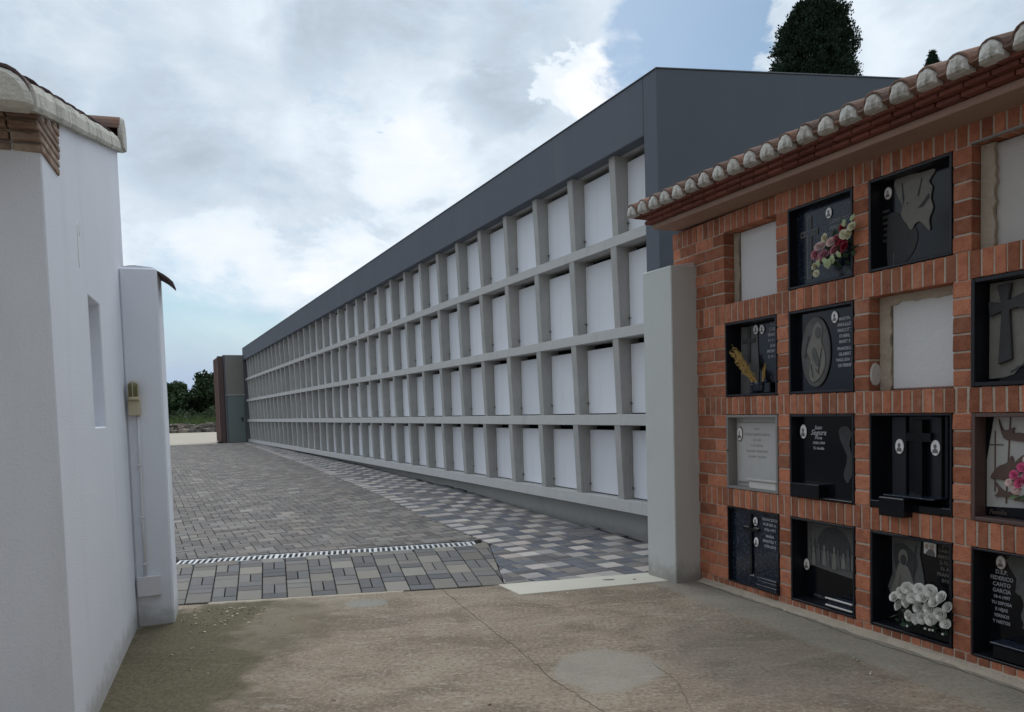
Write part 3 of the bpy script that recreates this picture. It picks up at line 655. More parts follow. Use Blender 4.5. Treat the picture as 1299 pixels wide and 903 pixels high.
# panels
pms = {}
def panel_mesh(wd, h):
    key = (round(wd, 3), round(h, 3))
    if key not in pms: pms[key] = MB().box(0, wd, 0, .02, 0, h).mesh('niche_panel', PANEL, bevel=.003)
    return pms[key]
brk = MB(); brk.box(0, .032, -.014, 0, 0, .007); brk.box(0, .006, -.02, 0, -.008, .018); brk = brk.mesh('panel_clip', STEEL)
for k in range(ncol):
    xa = -.47-PIT*k if k else X0; xr = -.47-PIT*k
    left = xr; right = (X0-.002) if k == 0 else (-.47-PIT*(k-1)-FINW)
    for q in range(4):
        o = inst('niche_panel', panel_mesh(right-left-.012, ztop[q]-zrow[q]-.075), nb_, (left+.006, .175+random.uniform(-.004, .004), zrow[q]+.012), (R(random.uniform(-.25, .25)), 0, R(random.uniform(-.3, .3))))
        if k < 12: inst('panel_clip', brk, o, (.0, -.002, random.uniform(.09, .13)))
# dark band, soffit, end pilaster, end wall with rising top
FP = -.055
MB().prism([(FP, 4.295), (FP, 4.885), (.10, 4.90), (.10, 4.295)], 'x', X1-.2, .157).obj('fascia_band', DARKG, nb_, bevel=.008)
MB().box(X1-.2, .157, .10, .34, 4.298, 4.36).obj('soffit', CONC, nb_)
ew = [(FP, -.3), (FP, 4.885), (3.9, 5.44), (6.5, 5.80), (6.5, -.3)]
MB().prism(ew, 'x', .157, .384).obj('end_wall', DARKG, nb_, bevel=.008)
MB().prism([(FP+.02, 4.80), (FP+.02, 4.884), (3.9, 5.435), (6.5, 5.79), (6.5, 5.6)], 'x', X1, .156).obj('roof', DARKG, nb_)
MB().prism([(FP-.008, 4.886), (FP-.008, 4.898), (3.9, 5.456), (6.5, 5.818), (6.5, 5.801), (3.9, 5.441)], 'x', .15, .390).obj('parapet_cap', DARKE, nb_, bevel=.003)
MB().prism([(FP-.008, 4.886), (FP-.008, 4.898), (.30, 4.95), (.30, 4.935)], 'x', X1-.2, .15).obj('parapet_cap', DARKE, nb_, bevel=.003)

# far block with door
fb = root('door_block', FN(X1, 0, .30).to_tuple(), ROT_N, 'grey block with a green-grey service door at the far end of the long niche block', 'service block')
# local: x toward the camera; front face at x=.0 looks back along the paving
MB().box(-.6, 0, -.98, .35, -.05, 4.25).obj('wall', BLKW, fb, bevel=.01)
MB().box(0, .03, -.90, -.06, 2.33, 4.22).obj('upper_panel', BEIGE, fb, bevel=.004)
MB().box(0, .045, -.93, -.04, 2.28, 2.33).obj('lintel', CONC, fb, bevel=.003)
d_ = MB().box(0, .03, -.86, -.08, .0, 2.26).obj('door', DOORG, fb, bevel=.004)
mm = MB(); mm.box(.03, .06, -.22, -.19, 1.12, 1.16); mm.box(.055, .068, -.34, -.19, 1.13, 1.155); mm.box(.03, .036, -.235, -.175, 1.0, 1.22); mm.obj('door_handle', BLACKF, d_)
rg_ = root('corten_gate', FN(X1, -.98, .30).to_tuple(), ROT_N, 'tall rust-brown steel gate leaf standing folded against the far grey block', 'gate')
MB().box(-2.2, -.10, -.26, -.10, .04, 4.15).obj('steel_leaf', RUST, rg_, bevel=.01)
MB().box(-.10, .02, -.27, -.02, -.02, 4.19).obj('gate_frame', BROWNF, rg_, bevel=.01)
for xq in (-2.18, -.30): MB().box(xq, xq+.07, -.10, -.01, .0, 4.15).obj('gate_post', RUST, rg_)
MB().box(-.55, .12, -.42, -.20, -.02, .06).obj('ground_guide', BLACKF, rg_)

# ================================================================== GATE PILLARS
gp = root('gate_pillar', (1.346, 6.234, 0), ROT_N, 'plain grey-green rendered gate pillar where brick niches and grey block meet', 'pillar')
MB().box(-.385, 0, 0, .31, -.1, 2.65).obj('shaft', PILLARG, gp, bevel=.007)
MB().prism([(.02, 2.651), (.305, 2.651), (.305, 2.70)], 'x', -.36, -.012).obj('top_fillet', PILLART, gp)

wp = root('white_pillar', LO.to_tuple(), ROT_L, 'tall white rendered pillar attached to the far corner of the white building', 'pillar')
MB().box(0, .40, -.247, 0, -.1, 2.595).obj('shaft', PILLARW, wp, bevel=.012)
# one curved clay tile bedded on top, its end sticking out
m = MB(); rg = []
for i in range(9):
    a = PI*(.62-.42*i/8*1.0)  # arc across the pillar (local y goes from the wall outwards = negative)
    rr_ = .44; y = -.085-rr_*math.cos(a)*-1
    rg.append(None)
arc = []
for i in range(10):
    a = R(104-62*i/9); arc.append((-.105-.33*math.cos(a), 2.285+.33*math.sin(a)))
inner = [(y+.002, z-.016) for y, z in arc]
m.prism(arc+inner[::-1], 'x', .03, .36); m.obj('cap_tile', TILED, wp)
MB().prism([(-.02, 2.594), (-.23, 2.594), (-.22, 2.603), (-.12, 2.612), (-.04, 2.606)], 'x', .02, .37).obj('mortar_bed', PILLARW, wp)

# fittings on the white pillar (its face looks to the camera: local -x)
wl = root('wall_lamp', FL(0, -.055, 1.535).to_tuple(), ROT_L, 'small old bulkhead lamp with yellowed glass jar over a cream box, in the white corner', 'lamp')
MB().box(-.05, -.002, -.043, .036, 0, .112).obj('junction_base', PLASG, wl, bevel=.005)
MB().lathe([(.037, .112), (.040, .118), (.040, .13), (.034, .134)], -.045, -.003, 16).obj('collar', PLASG, wl, smooth=False)
MB().lathe([(.030, .132), (.033, .15), (.033, .20), (.031, .224), (.022, .232)], -.045, -.003, 16).obj('glass_jar', LGLASS, wl, smooth=True)
m = MB()
for k in range(6):
    a = k*PI/3; m.tube([(-.045+.036*math.cos(a), -.003+.036*math.sin(a), .13), (-.045+.037*math.cos(a), -.003+.037*math.sin(a), .22), (-.045+.02*math.cos(a), -.003+.02*math.sin(a), .243)], .0025, 5)
m.lathe([(.022, .238), (.022, .244), (.01, .248)], -.045, -.003, 12); m.obj('cage', PLASG, wl)
cd = root('conduit', FL(0, -.07, .37).to_tuple(), ROT_L, 'thin white conduit pipe running down the white pillar from lamp to box', 'pipe')
MB().tube([(-.014, -.006, 1.17), (-.014, -.004, .8), (-.014, 0, .4), (-.014, .002, 0)], .0105, 10).obj('pipe', PLASW, cd, smooth=True)
for zq in (.08, .42, .80): MB().box(-.028, 0, -.016, .014, zq, zq+.016).obj('clip', PLASW, cd, bevel=.003)
jb = root('junction_box', FL(0, -.095, .295).to_tuple(), ROT_L, 'square white electrical box low on the white pillar', 'electrical box')
MB().box(-.035, -.001, -.075, .085, -.075, .072).obj('box_body', PLASW, jb, bevel=.004)
MB().box(-.046, -.035, -.078, .080, -.070, .076).obj('cover', PLASW, jb, bevel=.004)

# ================================================================== WHITE BUILDING
wb = root('white_building', LO.to_tuple(), ROT_L, 'small white rendered building with clay tile eaves at the left edge', 'building')
def ztw(x): return 2.93+(x+2.04)*.268
XN, XF = -2.262, .30
xsb = [XN, -1.315, -.925, XF]
m = MB()
def top(x): return ztw(x)
cols = []
V = {}
def vid(x, y, z):
    m.v.append((x, y, z)); return len(m.v)-1
grid = [[vid(x, 0, z if z is not None else top(x)) for z in (-.1, 1.468, 2.196, None)] for x in xsb]
for i in range(3):
    for j in range(3):
        if (i, j) == (1, 1): continue
        m.f.append((grid[i][j], grid[i+1][j], grid[i+1][j+1], grid[i][j+1])); m.t.append(.5)
# slot reveals
D_ = .13; h = [grid[1][1], grid[2][1], grid[2][2], grid[1][2]]; hb = [vid(x, D_, z) for x, z in ((xsb[1]+.0, 1.468), (xsb[2], 1.468), (xsb[2], 2.196), (xsb[1], 2.196))]
for i in range(4): m.f.append((h[i], h[(i+1) % 4], hb[(i+1) % 4], hb[i])); m.t.append(.5)
m.f.append(tuple(hb)); m.t.append(.5)
B_ = 5.0; bk = [[vid(x, B_, z if z is not None else top(x)) for z in (-.1, None)] for x in (XN, XF)]
m.f += [(grid[0][0], grid[0][1], grid[0][2], grid[0][3], bk[0][1], bk[0][0]), (grid[3][0], grid[3][1], grid[3][2], grid[3][3], bk[1][1], bk[1][0]), (grid[0][3], grid[1][3], grid[2][3], grid[3][3], bk[1][1], bk[0][1]), (bk[0][0], bk[0][1], bk[1][1], bk[1][0])]; m.t += [.5]*4
m.obj('wall', WHITE, wb, bevel=.006)
# corbelled brick courses under the eaves, each course a row of bricks, stepping out
for c_ in range(7):
    z0 = 2.655+c_*.038; out = .012+c_*.030 if c_ < 4 else -(.10+(c_-4)*.14); inx = -1.93+c_*.006
    ends = []; y = -.012
    for k in range(9):
        wq = .235 if k else .12
        MB().box(XN-out, inx if k == 0 else XN+.1, y+.002, y+wq-.006, z0, z0+.030, jit=.002).obj('corbel_brick', CORB, wb, bevel=.004); y += wq
    MB().box(XN-out+.012, inx-.008, -.004, 2.0, z0+.028, z0+.040).obj('mortar_joint', ROUGHM, wb)
# verge: mortar band along the slope, stepped cover tiles on it
m = MB(); rs = random.Random(4); n = 30; rg = []
for i in range(n+1):
    x = -2.48+(.44+2.48)*i/n; zb = 2.87+(x+2.04)*.268+rs.uniform(-.003, .003); wv = rs.uniform(-.003, .003); hh = .092+rs.uniform(-.006, .006)
    rg.append([(x, -.028+wv, zb), (x, -.036+wv, zb+.02), (x, -.032+wv, zb+hh*.8), (x, -.018+wv, zb+hh+.016), (x, .022, zb+.122+rs.uniform(-.004, .004)), (x, .07, zb+.115), (x, .07, zb)])
m.rings(rg); m.obj('verge_mortar', VERGE, wb)
def cover_tile(L_, r0, r1, th_=.014, seg=10, a0=0., a1=180.):
    rg = []
    for x, r in ((0, r0), (L_, r1)):
        rg.append([(x, -r*math.cos(R(a0+(a1-a0)*i/seg)), r*math.sin(R(a0+(a1-a0)*i/seg))) for i in range(seg+1)]+[(x, -(r-th_)*math.cos(R(a0+(a1-a0)*i/seg)), (r-th_)*math.sin(R(a0+(a1-a0)*i/seg))) for i in range(seg, -1, -1)])
    m = MB(); m.rings(rg); return m
ct = cover_tile(.46, .098, .082).mesh('cover_tile', TILED, bevel=.003)
sl = math.atan(.268)
for k in range(9):
    x = -2.50+k*.315
    inst('cover_tile', ct, wb, (x, .080, 2.868+(x+2.31)*.268), (0, -sl+R(1.8), 0))
    for rw in range(1, 7): inst('cover_tile', ct, wb, (x-.03, .085+rw*.215, 2.845+(x+2.31)*.268), (0, -sl+R(1.8), 0))
# channel sheet under them
MB().prism([(-2.44, 2.775), (.30, 2.775+2.74*.268), (.30, 2.82+2.74*.268), (-2.44, 2.82)], 'y', .085, 5.).obj('channel_tiles', TILE, wb)
# mortar-filled tile ends facing the yard
for rw in range(7):
    m = MB(); cy0 = .085+rw*.215; zc = 2.845-.19*.268+.01
    pr = [(cy0-.112*math.cos(R(a)), zc-.030+.122*math.sin(R(a))) for a in range(-14, 195, 16)]
    m.prism(pr, 'x', -2.535, -2.44); m.obj('tile_end_plug', VERGE, wb, bevel=.02)
# ridge tile at the far end
rdg = cover_tile(.42, .11, .10).mesh('ridge_tile', TILE, bevel=.003)
for k in range(4): inst('ridge_tile', rdg, wb, (.36, -.03+k*.38, 3.655), (0, 0, PI/2))
pr = [(.36-.112*math.cos(R(a)), 3.655-.02+.125*math.sin(R(a))) for a in range(-15, 196, 15)]
MB().prism(pr+[(.45, 3.54), (.28, 3.52)], 'y', -.05, -.015).obj('ridge_plug', VERGE, wb, bevel=.008)
# scraped spots where the paint has chipped
CHIP = material('fresh_white_filler', (.88, .88, .88), .9, .2, namp=.05)
for (x, z, wq, hq) in ((-1.52, 2.42, .010, .10), (-1.46, 2.52, .009, .03), (-1.44, 2.545, .007, .02), (-1.50, 2.50, .006, .03)):
    o = MB().prism(smooth_poly([(x-wq, z), (x-wq*.4, z+hq), (x+wq, z+hq*.8), (x+wq*.5, z-hq), (x-wq*.6, z-hq*.9)], 3), 'y', -.003, .004).obj('filler_mark', CHIP, wb)

# ================================================================== BRICK NICHE BLOCK
bb = root('brick_niche_block', (BO.x, BO.y, 0), ROT_B, 'older red brick block of burial niches under clay eaves tiles at the right', 'niche block')
COLS = [(.300, .888), (1.003, 1.583), (1.700, 2.268), (2.378, 2.955)]+[(3.07+.69*i, 3.64+.69*i) for i in range(8)]
MULL = [(.888, 1.003), (1.583, 1.700), (2.268, 2.378), (2.955, 3.07)]+[(3.64+.69*i, 3.76+.69*i) for i in range(8)]
ROWS = [(2.285, 2.850), (1.550, 2.135), (.820, 1.410), (.068, .675)]
BEAMS = [(-.085, .068), (.675, .820), (1.410, 1.550), (2.135, 2.285), (2.850, 2.985)]
XL, XR, DEP = -.39, 8.59, .15
# mortar body
m = MB()
for a, b in BEAMS: m.box(XL+.006, XR, .0045, DEP-.002, a+.004, b-.004)
for a, b in MULL: m.box(a+.004, b-.004, .0048, DEP-.004, -.08, 2.98)
m.box(XL+.006, .296, .0051, DEP-.006, -.08, 2.98)
m.obj('mortar', MORTAR, bb)
MB().box(XL, XR, DEP, .9, -.1, 2.98).obj('back_wall', PLASTER, bb)
# bricks
bricks = []   # (x0,x1,z0,z1)
for bi, (a, b) in enumerate(BEAMS):
    x = XL
    while x < XR-.03:
        wq = .0705+random.uniform(-.0022, .0022); bricks.append((x, min(x+wq-.0105, XR), a, b)); x += wq
for a, b in MULL:
    for z0, z1 in ROWS:
        n = 6; hq = (z1-z0)/n
        for k in range(n): bricks.append((a, b, z0+k*hq+.005, z0+(k+1)*hq-.005))
for ri, (z0, z1) in enumerate(ROWS):
    n = 6; hq = (z1-z0)/n
    for k in range(n):
        x = XL-(.12 if k % 2 else 0.)
        while x < .30-.02:
            x1 = min(x+.225, .30)
            if .30-x1 < .05: x1 = .30
            bricks.append((max(x, XL), x1-(.009 if x1 < .299 else 0), z0+k*hq+.005, z0+(k+1)*hq-.005)); x = x1
def vis(b):
    p = FB((b[0]+b[1])/2, 0, (b[2]+b[3])/2); hid = b[1] < .02 and p.z < 2.66
    return (in_view(*p) and not hid, -(p-CAM).length)
bricks.sort(key=vis, reverse=True)
inf = MB(); bm_cache = {}
for i, (x0, x1, z0, z1) in enumerate(bricks):
    if x1-x0 < .012: continue
    yj = random.uniform(-.0022, .0022)
    if i < 298:
        key = (round(x1-x0, 2), round(z1-z0, 2), random.randrange(3))
        if key not in bm_cache:
            q = MB(); wq, hq = x1-x0, z1-z0; q.box(-wq/2, wq/2, 0, DEP-.003, -hq/2, hq/2, jit=.0016); bm_cache[key] = (q.mesh('brick', BRICK, bevel=.0035), wq, hq)
        me, wq, hq = bm_cache[key]
        inst('brick', me, bb, ((x0+x1)/2, yj, (z0+z1)/2), (0, R(random.uniform(-.5, .5)), 0), ((x1-x0)/wq, 1, (z1-z0)/hq))
    else: inf.box(x0, x1, yj, DEP-.003, z0, z1, random.random(), jit=.0012)
if inf.v:
    o = inf.obj('brick_infill', BRICKS, bb, bevel=.0035); o['kind'] = 'stuff'
# side face of the block end
# plastered backs of the empty niches
MB().box(.36, .884, .118, .149, 2.29, 2.846).obj('niche_closure', PLASTERW, bb, bevel=.006)
MB().box(1.775, 2.264, .115, .149, 1.556, 2.10).obj('niche_closure', PLASTERW, bb, bevel=.008)
MB().box(2.44, 2.95, .105, .149, 2.29, 2.846).obj('niche_closure', PLASTER, bb, bevel=.006)
for c0, c1 in COLS[4:]:
    for a, b in ROWS: MB().box(c0+.01, c1-.005, .11, .149, a+.004, b-.004).obj('niche_closure', PLASTER, bb)
def rough_strip(x0, x1, z0, z1, yf, seed):
    rs = random.Random(seed); m = MB(); n = 16; rg = []
    vert = (z1-z0) > (x1-x0)
    for i in range(n+1):
        t_ = i/n; k = rs.uniform(-.010, .010)
        if vert: z = z0+(z1-z0)*t_; rg.append([(x0, yf-.012, z), (x1+k, yf+.004, z), (x1+k, .149, z), (x0, .149, z)])
        else: x = x0+(x1-x0)*t_; rg.append([(x, yf-.012, z1), (x, yf+.004, z0+k), (x, .149, z0+k), (x, .149, z1)])
    m.rings(rg); return m.obj('mortar_smear', ROUGHM, bb)
rough_strip(1.704, 1.772, 1.552, 2.13, .10, 1); rough_strip(1.704, 2.264, 2.085, 2.133, .10, 2)
rough_strip(2.384, 2.45, 2.29, 2.846, .075, 3); rough_strip(.304, .345, 2.29, 2.846, .11, 4)
# round cement dab on the reveal of the empty second-row niche
pr = ell(0, 0, .046, .075, 12); m = MB()
m.add([(1.7005, .052+x*1., 1.655+z) for x, z in pr]+[(1.711, .052+x*.9, 1.655+z*.9) for x, z in pr], [(i, (i+1) % 12, 12+(i+1) % 12, 12+i) for i in range(12)]+[tuple(range(12, 24))]); m.obj('cement_dab', PLASTER, bb)
# thin metal trim above the plain top-right niche
MB().box(2.372, 2.96, -.008, .02, 2.848, 2.856).obj('metal_trim', GREYF, bb)
# eaves: slab, corbelled red soffit tiles, roof tiles with whitened plugs
EV = root('clay_eaves', (BO.x, BO.y, 0), ROT_B, 'tiled eaves with whitened mortar ends projecting over the red brick niches', 'eaves')
EV.rotation_euler = (0, R(1.05), ROT_B)
def ez(x): return 0.
EL = -.40
MB().box(EL, 8.7, -.235, .9, 3.003, 3.045).obj('concrete_slab', SLABC, EV, bevel=.005)
sft = MB().box(0, .132, 0, .30, 0, .024, jit=.001).mesh('soffit_tile', SOFT, bevel=.003)
for c_, (yo, zo) in enumerate(((-.285, 3.047), (-.325, 3.074), (-.36, 3.101))):
    k = 0; x = EL-.05-c_*.02+(.07 if c_ % 2 else 0)
    while x < 8.6:
        inst('soffit_tile', sft, EV, (x, yo+random.uniform(-.004, .004), zo+random.uniform(-.0015, .0015)), (0, 0, R(random.uniform(-1, 1)))); x += .139
ct2 = cover_tile(.42, .072, .062, .013, 9).mesh('roof_tile', TILE, bevel=.003)
def plug_mesh(seed):
    rs = random.Random(seed); pr = []
    for a in range(-10, 191, 20): pr.append((-.064*math.cos(R(a))*rs.uniform(.92, 1.05), -.004+.098*max(-.12, math.sin(R(a)))*rs.uniform(.93, 1.04)))
    m = MB(); n = len(pr)
    rg = [[(x, .05, z) for x, z in pr], [(x, -.006, z) for x, z in pr], [(x*.80, -.028+rs.uniform(-.004, .004), .03+(z-.03)*.82) for x, z in pr], [(x*.4, -.034, .034+(z-.034)*.4) for x, z in pr]]
    m.rings(rg); return m.mesh('mortar_plug', PLUG)
pls = [plug_mesh(i) for i in range(6)]
for k in range(55):
    x = -.455+k*.1665
    sc2 = random.uniform(.88, 1.0)
    jx = random.uniform(-.006, .006); jz = random.uniform(-.003, .003)
    inst('roof_tile', ct2, EV, (x+jx, -.40, 3.145+jz), (0, -R(20), PI/2))
    if k < 54:
        t2 = inst('roof_tile', ct2, EV, (x+.083, -.385, 3.205), (PI, R(20), PI/2)); 
    inst('mortar_plug', pls[random.randrange(6)], EV, (x+jx, -.395, 3.128+jz), (R(-4), 0, R(random.uniform(-2, 2))), (sc2, 1, sc2))
for rw in (1, 2):
    for k in range(55): inst('roof_tile', ct2, EV, (-.455+k*.1665, -.40+rw*.33, 3.145+rw*.12+.015), (0, -R(20), PI/2))
MB().prism([(-.36, 3.128), (.9, 3.585), (.9, 3.05), (-.2, 3.05)], 'x', EL-.02, 8.7).obj('roof_bed', TILE, EV)

# ================================================================== GRAVE FRONTS
def stone(col, row, name, label, frame_mat, slab_mat, depth=.10, md=None, group='grave fronts in the brick block', inset=(0, 0, 0, 0), slab_w=None, fw_=.016):
    x0, x1 = COLS[col]; z0, z1 = ROWS[row]; x0 += .004+inset[0]; x1 -= .004+inset[1]; z0 += .003+inset[2]; z1 -= .003+inset[3]
    r_ = root(name, FB((x0+x1)/2, 0, z0).to_tuple(), ROT_B, label, 'gravestone', group)
    cx_ = (x0+x1)/2
    a, b, h_ = x0-cx_, x1-cx_, z1-z0
    m = MB(); f_ = fw_
    m.box(a, a+f_, -.004, depth+.02, 0, h_); m.box(b-f_, b, -.004, depth+.02, 0, h_); m.box(a+f_, b-f_, -.003, depth+.02, h_-f_, h_); m.box(a+f_, b-f_, -.003, depth+.02, 0, f_)
    m.obj('surround', frame_mat, r_, bevel=.0025)
    MB().box(a+f_, b-f_, depth, depth+.03, f_, h_-f_).obj('slab', slab_mat, r_)
    # local conversion: block coordinates -> stone coordinates
    dd = (md or depth)-depth
    return r_, (lambda x: x-cx_+dd*(5.2-x)/3.87), (lambda z: z-z0)
def oval(r_, x, z, y, rx=.026, rz=.036, style=0):
    o = MB().prism(ell(x, z, rx, rz, 20), 'y', y-.008, y).obj('oval_portrait', PORC, r_, bevel=.002)
    m = MB(); m.prism(ell(x, z+rz*.18, rx*.34, rz*.30, 12), 'y', y-.0095, y-.0085); m.obj('portrait_head', SKIN if style else PHOT, o)
    m = MB(); m.prism([(x-rx*.62, z-rz*.66), (x+rx*.62, z-rz*.66), (x+rx*.5, z-rz*.25), (x+rx*.12, z-rz*.1), (x-rx*.12, z-rz*.1), (x-rx*.5, z-rz*.25)], 'y', y-.0095, y-.0085); m.obj('portrait_shoulders', PHOT, o)
    if style == 2:
        m = MB(); o2 = ell(x, z, rx*1.16, rz*1.14, 20); m.prism(o2, 'y', y-.004, y); m.obj('portrait_rim', BROWNF, r_)
    return o
def poly(name, r_, mat, pts, y, th_=.004, smooth=0, bevel=0.):
    return MB().prism(smooth_poly(pts, smooth) if smooth else pts, 'y', y-th_, y).obj(name, mat, r_, bevel=bevel)
def lines(r_, mat, x, y, z0, dz, rows, size, align='CENTER', **k):
    for i, s in enumerate(rows):
        if isinstance(s, tuple): s, sz = s
        else: sz = size
        if s: text(s, sz, mat, r_, x, y, z0-i*dz, align, **k)
def crossp(x, z, w_, zt, zb, zc, aw, fl=0.):
    """plain latin cross outline: shaft half width w_, top zt, bottom zb, arm centre zc, arm reach aw"""
    return [(x-w_, zb), (x+w_, zb), (x+w_, zc-w_), (x+aw, zc-w_-fl), (x+aw, zc+w_+fl), (x+w_, zc+w_), (x+w_+fl, zt), (x-w_-fl, zt), (x-w_, zc+w_), (x-aw, zc+w_+fl), (x-aw, zc-w_-fl), (x-w_, zc-w_)]

# --- row 1, column 2: speckled black stone with outlined cross and bouquet
s, X, Z = stone(1, 0, 'gravestone', 'speckled blue-black stone with an outlined pale cross behind the pink bouquet', BLACKF, BLACKB, .07, .10)
y = .068
cp = crossp(X(1.11), 0, .020, Z(2.775), Z(2.345), Z(2.66), .078)
o_ = poly('cross', s, SILV, cp, y, .004); o_.data.materials[0] = ENGR
poly('cross_inlay', s, BLACKB, crossp(X(1.11), 0, .0125, Z(2.768), Z(2.353), Z(2.66), .071), y-.0042, .001)
oval(s, X(1.29), Z(2.755), y, style=0)
lines(s, GREYL, X(1.375), y, Z(2.69), .042, ['LORENZO', 'PEREZ GIL', '1921 - 1996'], .034)
# --- row 1, column 3: black stone, carved pale face patch

s, X, Z = stone(2, 0, 'gravestone', 'black stone with an oval portrait and a ragged pale carved patch under the eaves', BLACKF, BLACK, .10)
y = .098
poly('carved_relief', s, ENGR, [(X(a), Z(b)) for a, b in ((1.82, 2.835), (1.84, 2.72), (1.87, 2.66), (1.86, 2.61), (1.895, 2.55), (1.93, 2.505), (1.955, 2.535), (1.99, 2.54), (2.02, 2.51), (2.055, 2.475), (2.05, 2.54), (2.075, 2.60), (2.06, 2.66), (2.07, 2.72), (2.05, 2.76), (2.09, 2.815), (2.0, 2.822))], y, .008, 3)
for pts in ([(2.0, 2.79), (2.01, 2.79), (1.985, 2.69), (1.972, 2.69)], [(1.975, 2.62), (2.01, 2.62), (2.055, 2.66), (2.05, 2.69), (2.01, 2.65)], [(1.90, 2.668), (1.905, 2.675), (1.912, 2.668), (1.905, 2.66)]):
    poly('carved_line', s, ENGD, [(X(a), Z(b)) for a, b in pts], y-.0085, .001)
poly('carved_line', s, ENGD, [(X(a), Z(b)) for a, b in ((1.865, 2.80), (1.872, 2.80), (1.885, 2.70), (1.878, 2.66), (1.872, 2.70))], y-.0085, .001)
poly('etched_landscape', s, ENGD, [(X(a), Z(b)) for a, b in ((1.76, 2.60), (1.80, 2.64), (1.86, 2.60), (1.90, 2.53), (1.95, 2.52), (1.97, 2.45), (1.93, 2.36), (1.85, 2.31), (1.76, 2.31))], y, .002, 3)
oval(s, X(1.765), Z(2.765), y, style=2)
lines(s, ENGM, X(1.745), y, Z(2.66), .036, ['MARIA', 'SOLER', 'FERRER', '1930', '2004', 'D.E.P.'], .024, wide=.8)
poly('candle_line', s, SILV, [(X(1.800), Z(2.318)), (X(1.804), Z(2.318)), (X(1.804), Z(2.39)), (X(1.800), Z(2.39))], y, .002)
# --- row 2, column 1
s, X, Z = stone(0, 1, 'gravestone', 'black stone with a grey carved panel, two oval portraits and golden dried stems', BLACKF, BLACK, .12)
y = .118
poly('grey_panel', s, ENGM, [(X(.345), Z(1.57)), (X(.545), Z(1.57)), (X(.56), Z(1.75)), (X(.545), Z(2.09)), (X(.36), Z(2.10))], y, .004)
poly('cross', s, ENGD, crossp(X(.455), 0, .016, Z(2.08), Z(1.82), Z(1.985), .07), y-.005, .008, bevel=.002)
oval(s, X(.535), Z(2.065), y-.004); oval(s, X(.60), Z(2.06), y)
lines(s, SILV, X(.725), y, Z(2.09), .041, ['D.E.P.', 'JOSEFA', 'SEBASTIA', '11-1-1987', 'JUAN', 'MONTESA', '3-11-1998'], .032)
# --- row 2, column 2
s, X, Z = stone(1, 1, 'gravestone', 'black stone with a big carved oval of a draped figure beside silver lettering', BLACKF, BLACK, .055, .10)
y = .053
poly('oval_relief', s, ENGM, ell(X(1.165), Z(1.835), .132, .243, 32), y, .012, bevel=.005)
poly('draped_figure', s, ENGR, [(X(a), Z(b)) for a, b in ((1.20, 2.04), (1.235, 1.98), (1.225, 1.90), (1.255, 1.83), (1.26, 1.74), (1.215, 1.66), (1.15, 1.63), (1.11, 1.68), (1.125, 1.78), (1.09, 1.85), (1.13, 1.93), (1.16, 2.01))], y-.0125, .006, 4, .003)
poly('figure_face', s, ENGM, ell(X(1.20), Z(1.965), .026, .040, 14), y-.019, .004, bevel=.002)
poly('folded_hand', s, ENGM, [(X(a), Z(b)) for a, b in ((1.15, 1.86), (1.175, 1.855), (1.21, 1.76), (1.19, 1.74), (1.15, 1.80))], y-.019, .004, 3)
for q in ((1.11, 1.95, 1.075, 1.80), (1.23, 1.86, 1.20, 1.70), (1.13, 1.75, 1.15, 1.66), (1.17, 1.72, 1.21, 1.68)):
    poly('carved_fold', s, ENGD, [(X(q[0]), Z(q[1])), (X(q[0])+.007, Z(q[1])), (X(q[2])+.005, Z(q[3])), (X(q[2])-.003, Z(q[3]))], y-.0195, .0015)
oval(s, X(1.335), Z(2.055), y, .027, .040)
lines(s, SILV, X(1.415), y, Z(2.035), .0375, ['MARTIN', 'ARGULLET', 'NASCUT 3', "D'ABRIL", 'MORT 8'], .030, wide=.85)
lines(s, SILV, X(1.415), y, Z(1.84), .037, ['FRANCISCA', 'GILABERT', 'NASCUDA 17', 'DE FEBRER'], .029, wide=.82)
# --- row 2, column 4
s, X, Z = stone(3, 1, 'gravestone', 'deep black frame round a grey stone bearing a large dark flared cross', BLACKF, BLACK, .10, inset=(-.006, -.006, 0, 0), fw_=.022)
y = .098
poly('grey_panel', s, ENGR, [(X(a), Z(b)) for a, b in ((2.415, 2.105), (2.92, 2.105), (2.92, 1.75), (2.80, 1.78), (2.70, 1.76), (2.62, 1.69), (2.55, 1.61), (2.50, 1.595), (2.412, 1.59))], y, .006, bevel=.002)
poly('cross', s, ENGD, [(X(a), Z(b)) for a, b in ((2.468, 2.085), (2.545, 2.09), (2.53, 2.0), (2.58, 2.02), (2.62, 2.03), (2.625, 1.945), (2.58, 1.955), (2.535, 1.95), (2.55, 1.69), (2.475, 1.665), (2.493, 1.945), (2.428, 1.925), (2.42, 2.005), (2.49, 1.99))], y-.006, .022, bevel=.004)
poly('carved_line', s, ENGD, [(X(a), Z(b)) for a, b in ((2.53, 1.625), (2.60, 1.665), (2.66, 1.745), (2.665, 1.74), (2.605, 1.655), (2.535, 1.617))], y-.0065, .0012)
